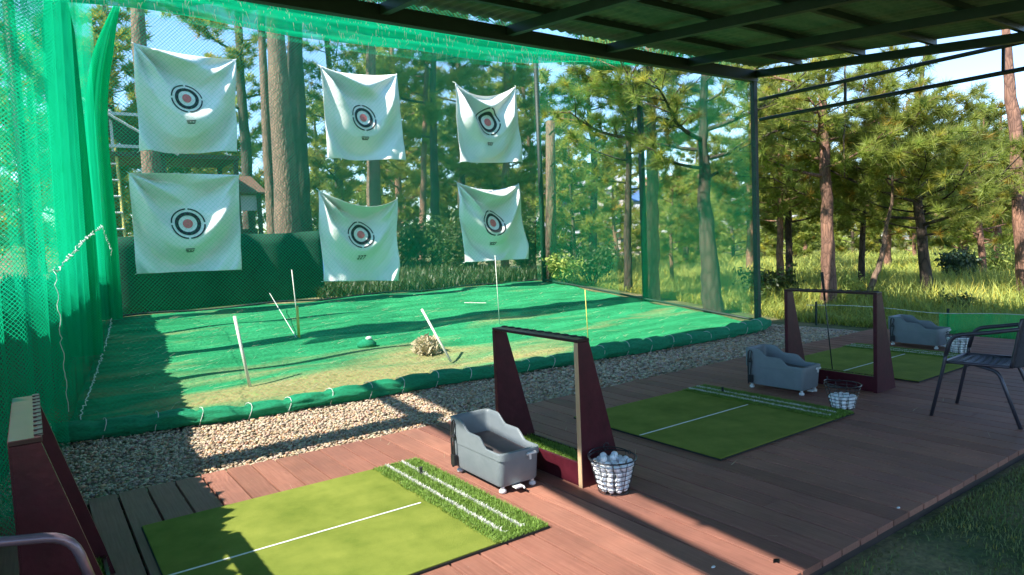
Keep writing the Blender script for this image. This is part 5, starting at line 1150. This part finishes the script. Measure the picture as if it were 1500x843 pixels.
house(1330, 370, 66, 12, 7, 3.2, 'wall_white', 'roof_grey', 'long white house glimpsed under the broad bright crown')
# woods on the slope: one uncountable mass of far foliage
r = np.random.default_rng(77); n = 9000
az = np.concatenate([r.uniform(R(2), R(48), 6500), r.uniform(R(48), R(100), 2500)]); ds = r.uniform(56, 125, n); wx, wy = ds*np.cos(az), ds*np.sin(az)
keep = np.sin(az*38)+np.sin(ds*0.21+az*11)+r.normal(0, 0.5, n) > -0.4; wx, wy = wx[keep], wy[keep]
wz = np.array([tz(a, b) for a, b in zip(wx, wy)]) + r.uniform(0.2, 1, len(wx))**1.5*(2.6+1.2*np.sin(wx*0.31)*np.sin(wy*0.27))
cent = np.stack([wx, wy, wz], -1); dirs = np.tile(np.array([[0, 0, 1.0]]), (len(cent), 1))
V, T, c = tufts(cent, dirs, 10, 1.15, 0.24, r, np.clip(r.normal(0.95, 0.22, (len(cent), 1)), 0.5, 1.6)*np.ones((1, 3)))
tag(arr_mesh('far_woods', V, T, M['needle'], colors=c), 'hazy mass of woods on the far slope', 'woods', kind='stuff')

# ------------------------------------------------------------------ light, sky, view
SUN = Vector((0.92, 0.02, -1.0)).normalized()     # the way the light travels
sd = bpy.data.lights.new('sun', 'SUN'); sd.energy = 3.6; sd.angle = R(0.55); sd.color = (1.0, 0.94, 0.84)
so = bpy.data.objects.new('sun', sd); C.objects.link(so); so.rotation_euler = SUN.to_track_quat('-Z', 'Y').to_euler()
w = bpy.data.worlds.new('World'); scene.world = w; w.use_nodes = True
nt = w.node_tree; bg = nt.nodes['Background']; sk = nt.nodes.new('ShaderNodeTexSky'); sk.sky_type = 'NISHITA'; sk.sun_disc = False
sk.sun_elevation = math.asin(-SUN.z); sk.sun_rotation = math.atan2(-SUN.x, -SUN.y); sk.air_density = 1.1; sk.dust_density = 0.1; sk.ozone_density = 2.6
tm = nt.nodes.new('ShaderNodeMix'); tm.data_type = 'RGBA'; tm.blend_type = 'MULTIPLY'; tm.inputs[0].default_value = 1; tm.inputs[7].default_value = (0.75, 0.86, 1.02, 1)
nt.links.new(sk.outputs[0], tm.inputs[6]); nt.links.new(tm.outputs[2], bg.inputs[0]); bg.inputs[1].default_value = 0.10
vs_ = scene.view_settings; vs_.view_transform = 'Standard'; vs_.look = 'None'; vs_.exposure = 1.95; vs_.gamma = 1; vs_.use_curve_mapping = False
cy = scene.cycles; cy.max_bounces = 8; cy.diffuse_bounces = 4; cy.glossy_bounces = 3; cy.transmission_bounces = 4; cy.transparent_max_bounces = 40
cy.use_denoising = True; cy.sample_clamp_indirect = 6; cy.caustics_reflective = False; cy.caustics_refractive = False
